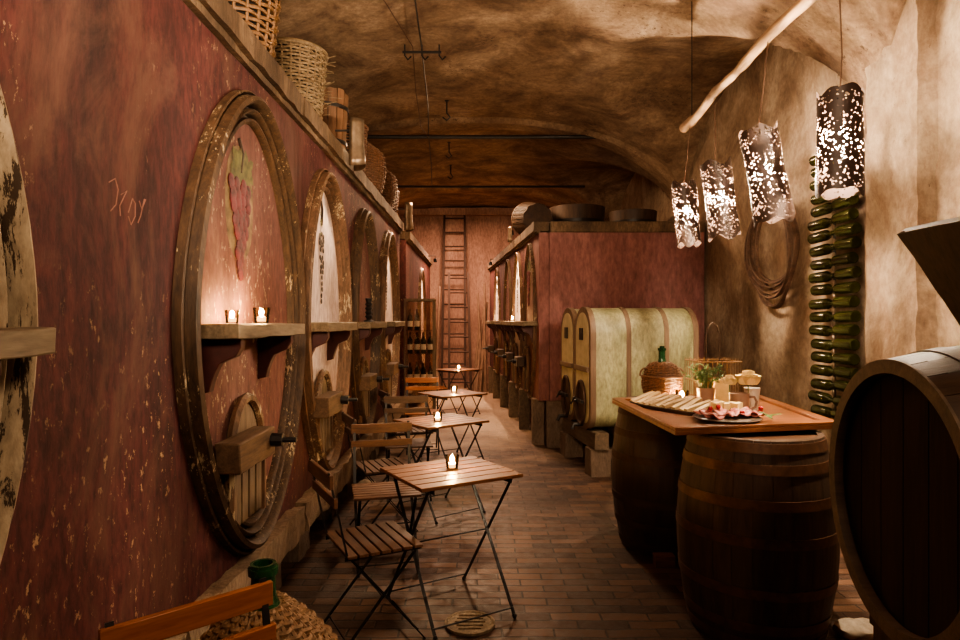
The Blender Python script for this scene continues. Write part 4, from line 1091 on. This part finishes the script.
# coiled hoops on the right wall
t = thing('hoop_bundle', 'bundle of brown iron barrel hoops hung on the right wall left of the bottle rack', 'hoops', (2.62, 5.72, 2.56))
rnd = random.Random(9)
for i in range(9):
    ry = .44+rnd.uniform(-.14,.08); rz = .42+rnd.uniform(-.14,.06); mb = MB(); n = 56; vs = []; fs = []; x0 = -.01-.006*i; w = .026
    sk = rnd.uniform(.12,.26)
    for k in range(n):
        a_ = 2*PI*k/n; y = ry*math.sin(a_); z = -rz+rz*math.cos(a_); y += -sk*z*-.6
        yy = y + (rnd.uniform(-.0,.0)); nrm = Vector((0, math.sin(a_), math.cos(a_)))
        c_ = Vector((x0+.01*math.sin(a_*2+i), yy, z)); vs += [c_+Vector((-w/2,0,0))+nrm*.0015, c_+Vector((w/2,0,0))+nrm*.0015, c_+Vector((w/2,0,0))-nrm*.0025-nrm*.009, c_+Vector((-w/2,0,0))-nrm*.0025-nrm*.009]
    for k in range(n):
        l = (k+1) % n
        for q in range(4): fs.append((k*4+q, l*4+q, l*4+(q+1)%4, k*4+(q+1)%4))
    mb.add(vs, fs); mb.build('hoop', M['hose'], t)
mb = MB(); mb.tube([(.07,0,-.03),(-.10,0,-.02)], .012, 8); mb.build('peg', M['iron'], t)

# ---------------------------------------------------------------- foreground demijohn
t = thing('wicker_demijohn', 'large green demijohn in a plaited rush cover behind the foreground chair back', 'demijohn', (-.695, 2.05, .02))
def pf(f):
    z = .02+.56*f
    return ((.215+.03*math.sin(PI*min(1, f/.7))) if f < .55 else .243*math.cos((f-.55)/.45*1.30)+.01, z)
mb = MB(); wicker(mb, pf, 34, 34, .0095, .007); mb.lathe([(pf(k/16)[0]*.97, pf(k/16)[1]) for k in range(17)], 28); mb.build('rush_cover', M['rush'], t)
mb = MB(); mb.lathe([(.085,.53),(.055,.575),(.040,.61),(.037,.66),(.037,.675),(.046,.678),(.047,.70),(.040,.702),(.040,.712),(.030,.712),(.028,.62)], 24); mb.build('bottle_neck', M['demi'], t)

# small floor items
mb = MB(); mb.lathe([(.001,.0),(.125,.0),(.125,.012),(.11,.014),(.105,.010),(.001,.011)], 32)
for i in range(5): mb.box((0,-.07+.035*i,.012), (.15-.02*abs(i-2),.008,.008))
tag(mb.build('drain_cover', M['drain'], None, (-.05, 3.17, .004)), 'round worn drain cover set in the brick floor below the nearest table', 'drain cover')
mb = MB(); mb.ball((0,0,.03), .08, 14, sc=(1.3,.9,.55)); mb.v = [p+noise.noise_vector(p*22)*.018 for p in mb.v]
tag(mb.build('limestone_lump', M['towel'], None, (1.80, 3.06, .0)), 'pale broken lump on the floor between barrel and big cask', 'stone')
for i, (x, y, s) in enumerate(((-1.0,5.6,.09),(-.98,6.6,.07),(-.92,4.35,.06))):
    mb = MB(); mb.ball((0,0,s*.5), s, 12, sc=(1,1.2,.7)); mb.v = [p+noise.noise_vector(p*18)*.02 for p in mb.v]
    tag(mb.build('rubble_stone', M['towel'], None, (x, y, 0)), ['rubble stone by the wall near the third table', 'rubble stone by the wall beyond the third table', 'rubble stone by the wall behind the nearest chairs'][i], 'stone', 'rubble stones along the left tanks')

# ---------------------------------------------------------------- lights
w = bpy.data.worlds.new('world'); SC.world = w; w.use_nodes = True
w.node_tree.nodes['Background'].inputs[0].default_value = (1,.6,.4,1); w.node_tree.nodes['Background'].inputs[1].default_value = .02
def area(loc, tgt, e, sx, sy, col=WARM):
    o = bpy.data.objects.new('fill_light', lamp_data('area', 'AREA', e, col, shape='RECTANGLE', size=sx, size_y=sy)); COL.objects.link(o); o.location = loc; aim(o, tgt); return o  # unseen fill lights, added to lift the room
area((.9, .2, 2.5), (-1.1, 2.6, 1.4), 24, .4, .4)              # fill added to brighten the left wall, no fixture there
area((-.4, .2, 2.6), (-.2, 5.5, 4.4), 75, .8, .8).data.spread = R(110)  # upward fill added to brighten the vault
area((-.5, 12.8, 3.6), (-.4, 13.2, 0), 150, .6, .6, (1,.6,.4))   # fill added over the far end of the passage
area((-.2, 9.2, 3.7), (-.1, 8.5, 0), 90, .5, .5, (1,.64,.38))  # fill added above the middle of the passage

# ---------------------------------------------------------------- camera
cd = bpy.data.cameras.new('camera'); cam = bpy.data.objects.new('camera', cd); COL.objects.link(cam)
cam.location = (0, 0, 1.51); cam.rotation_euler = (R(90), 0, 0); cd.lens = 24; cd.sensor_width = 36; cd.clip_start = .05; cd.clip_end = 60
SC.camera = cam
SC.view_settings.view_transform = 'AgX'
SC.view_settings.look = 'AgX - Medium High Contrast'
SC.view_settings.exposure = .45
SC.cycles.use_denoising = True
SC.cycles.max_bounces = 6; SC.cycles.transparent_max_bounces = 12
SC.cycles.sample_clamp_indirect = 4
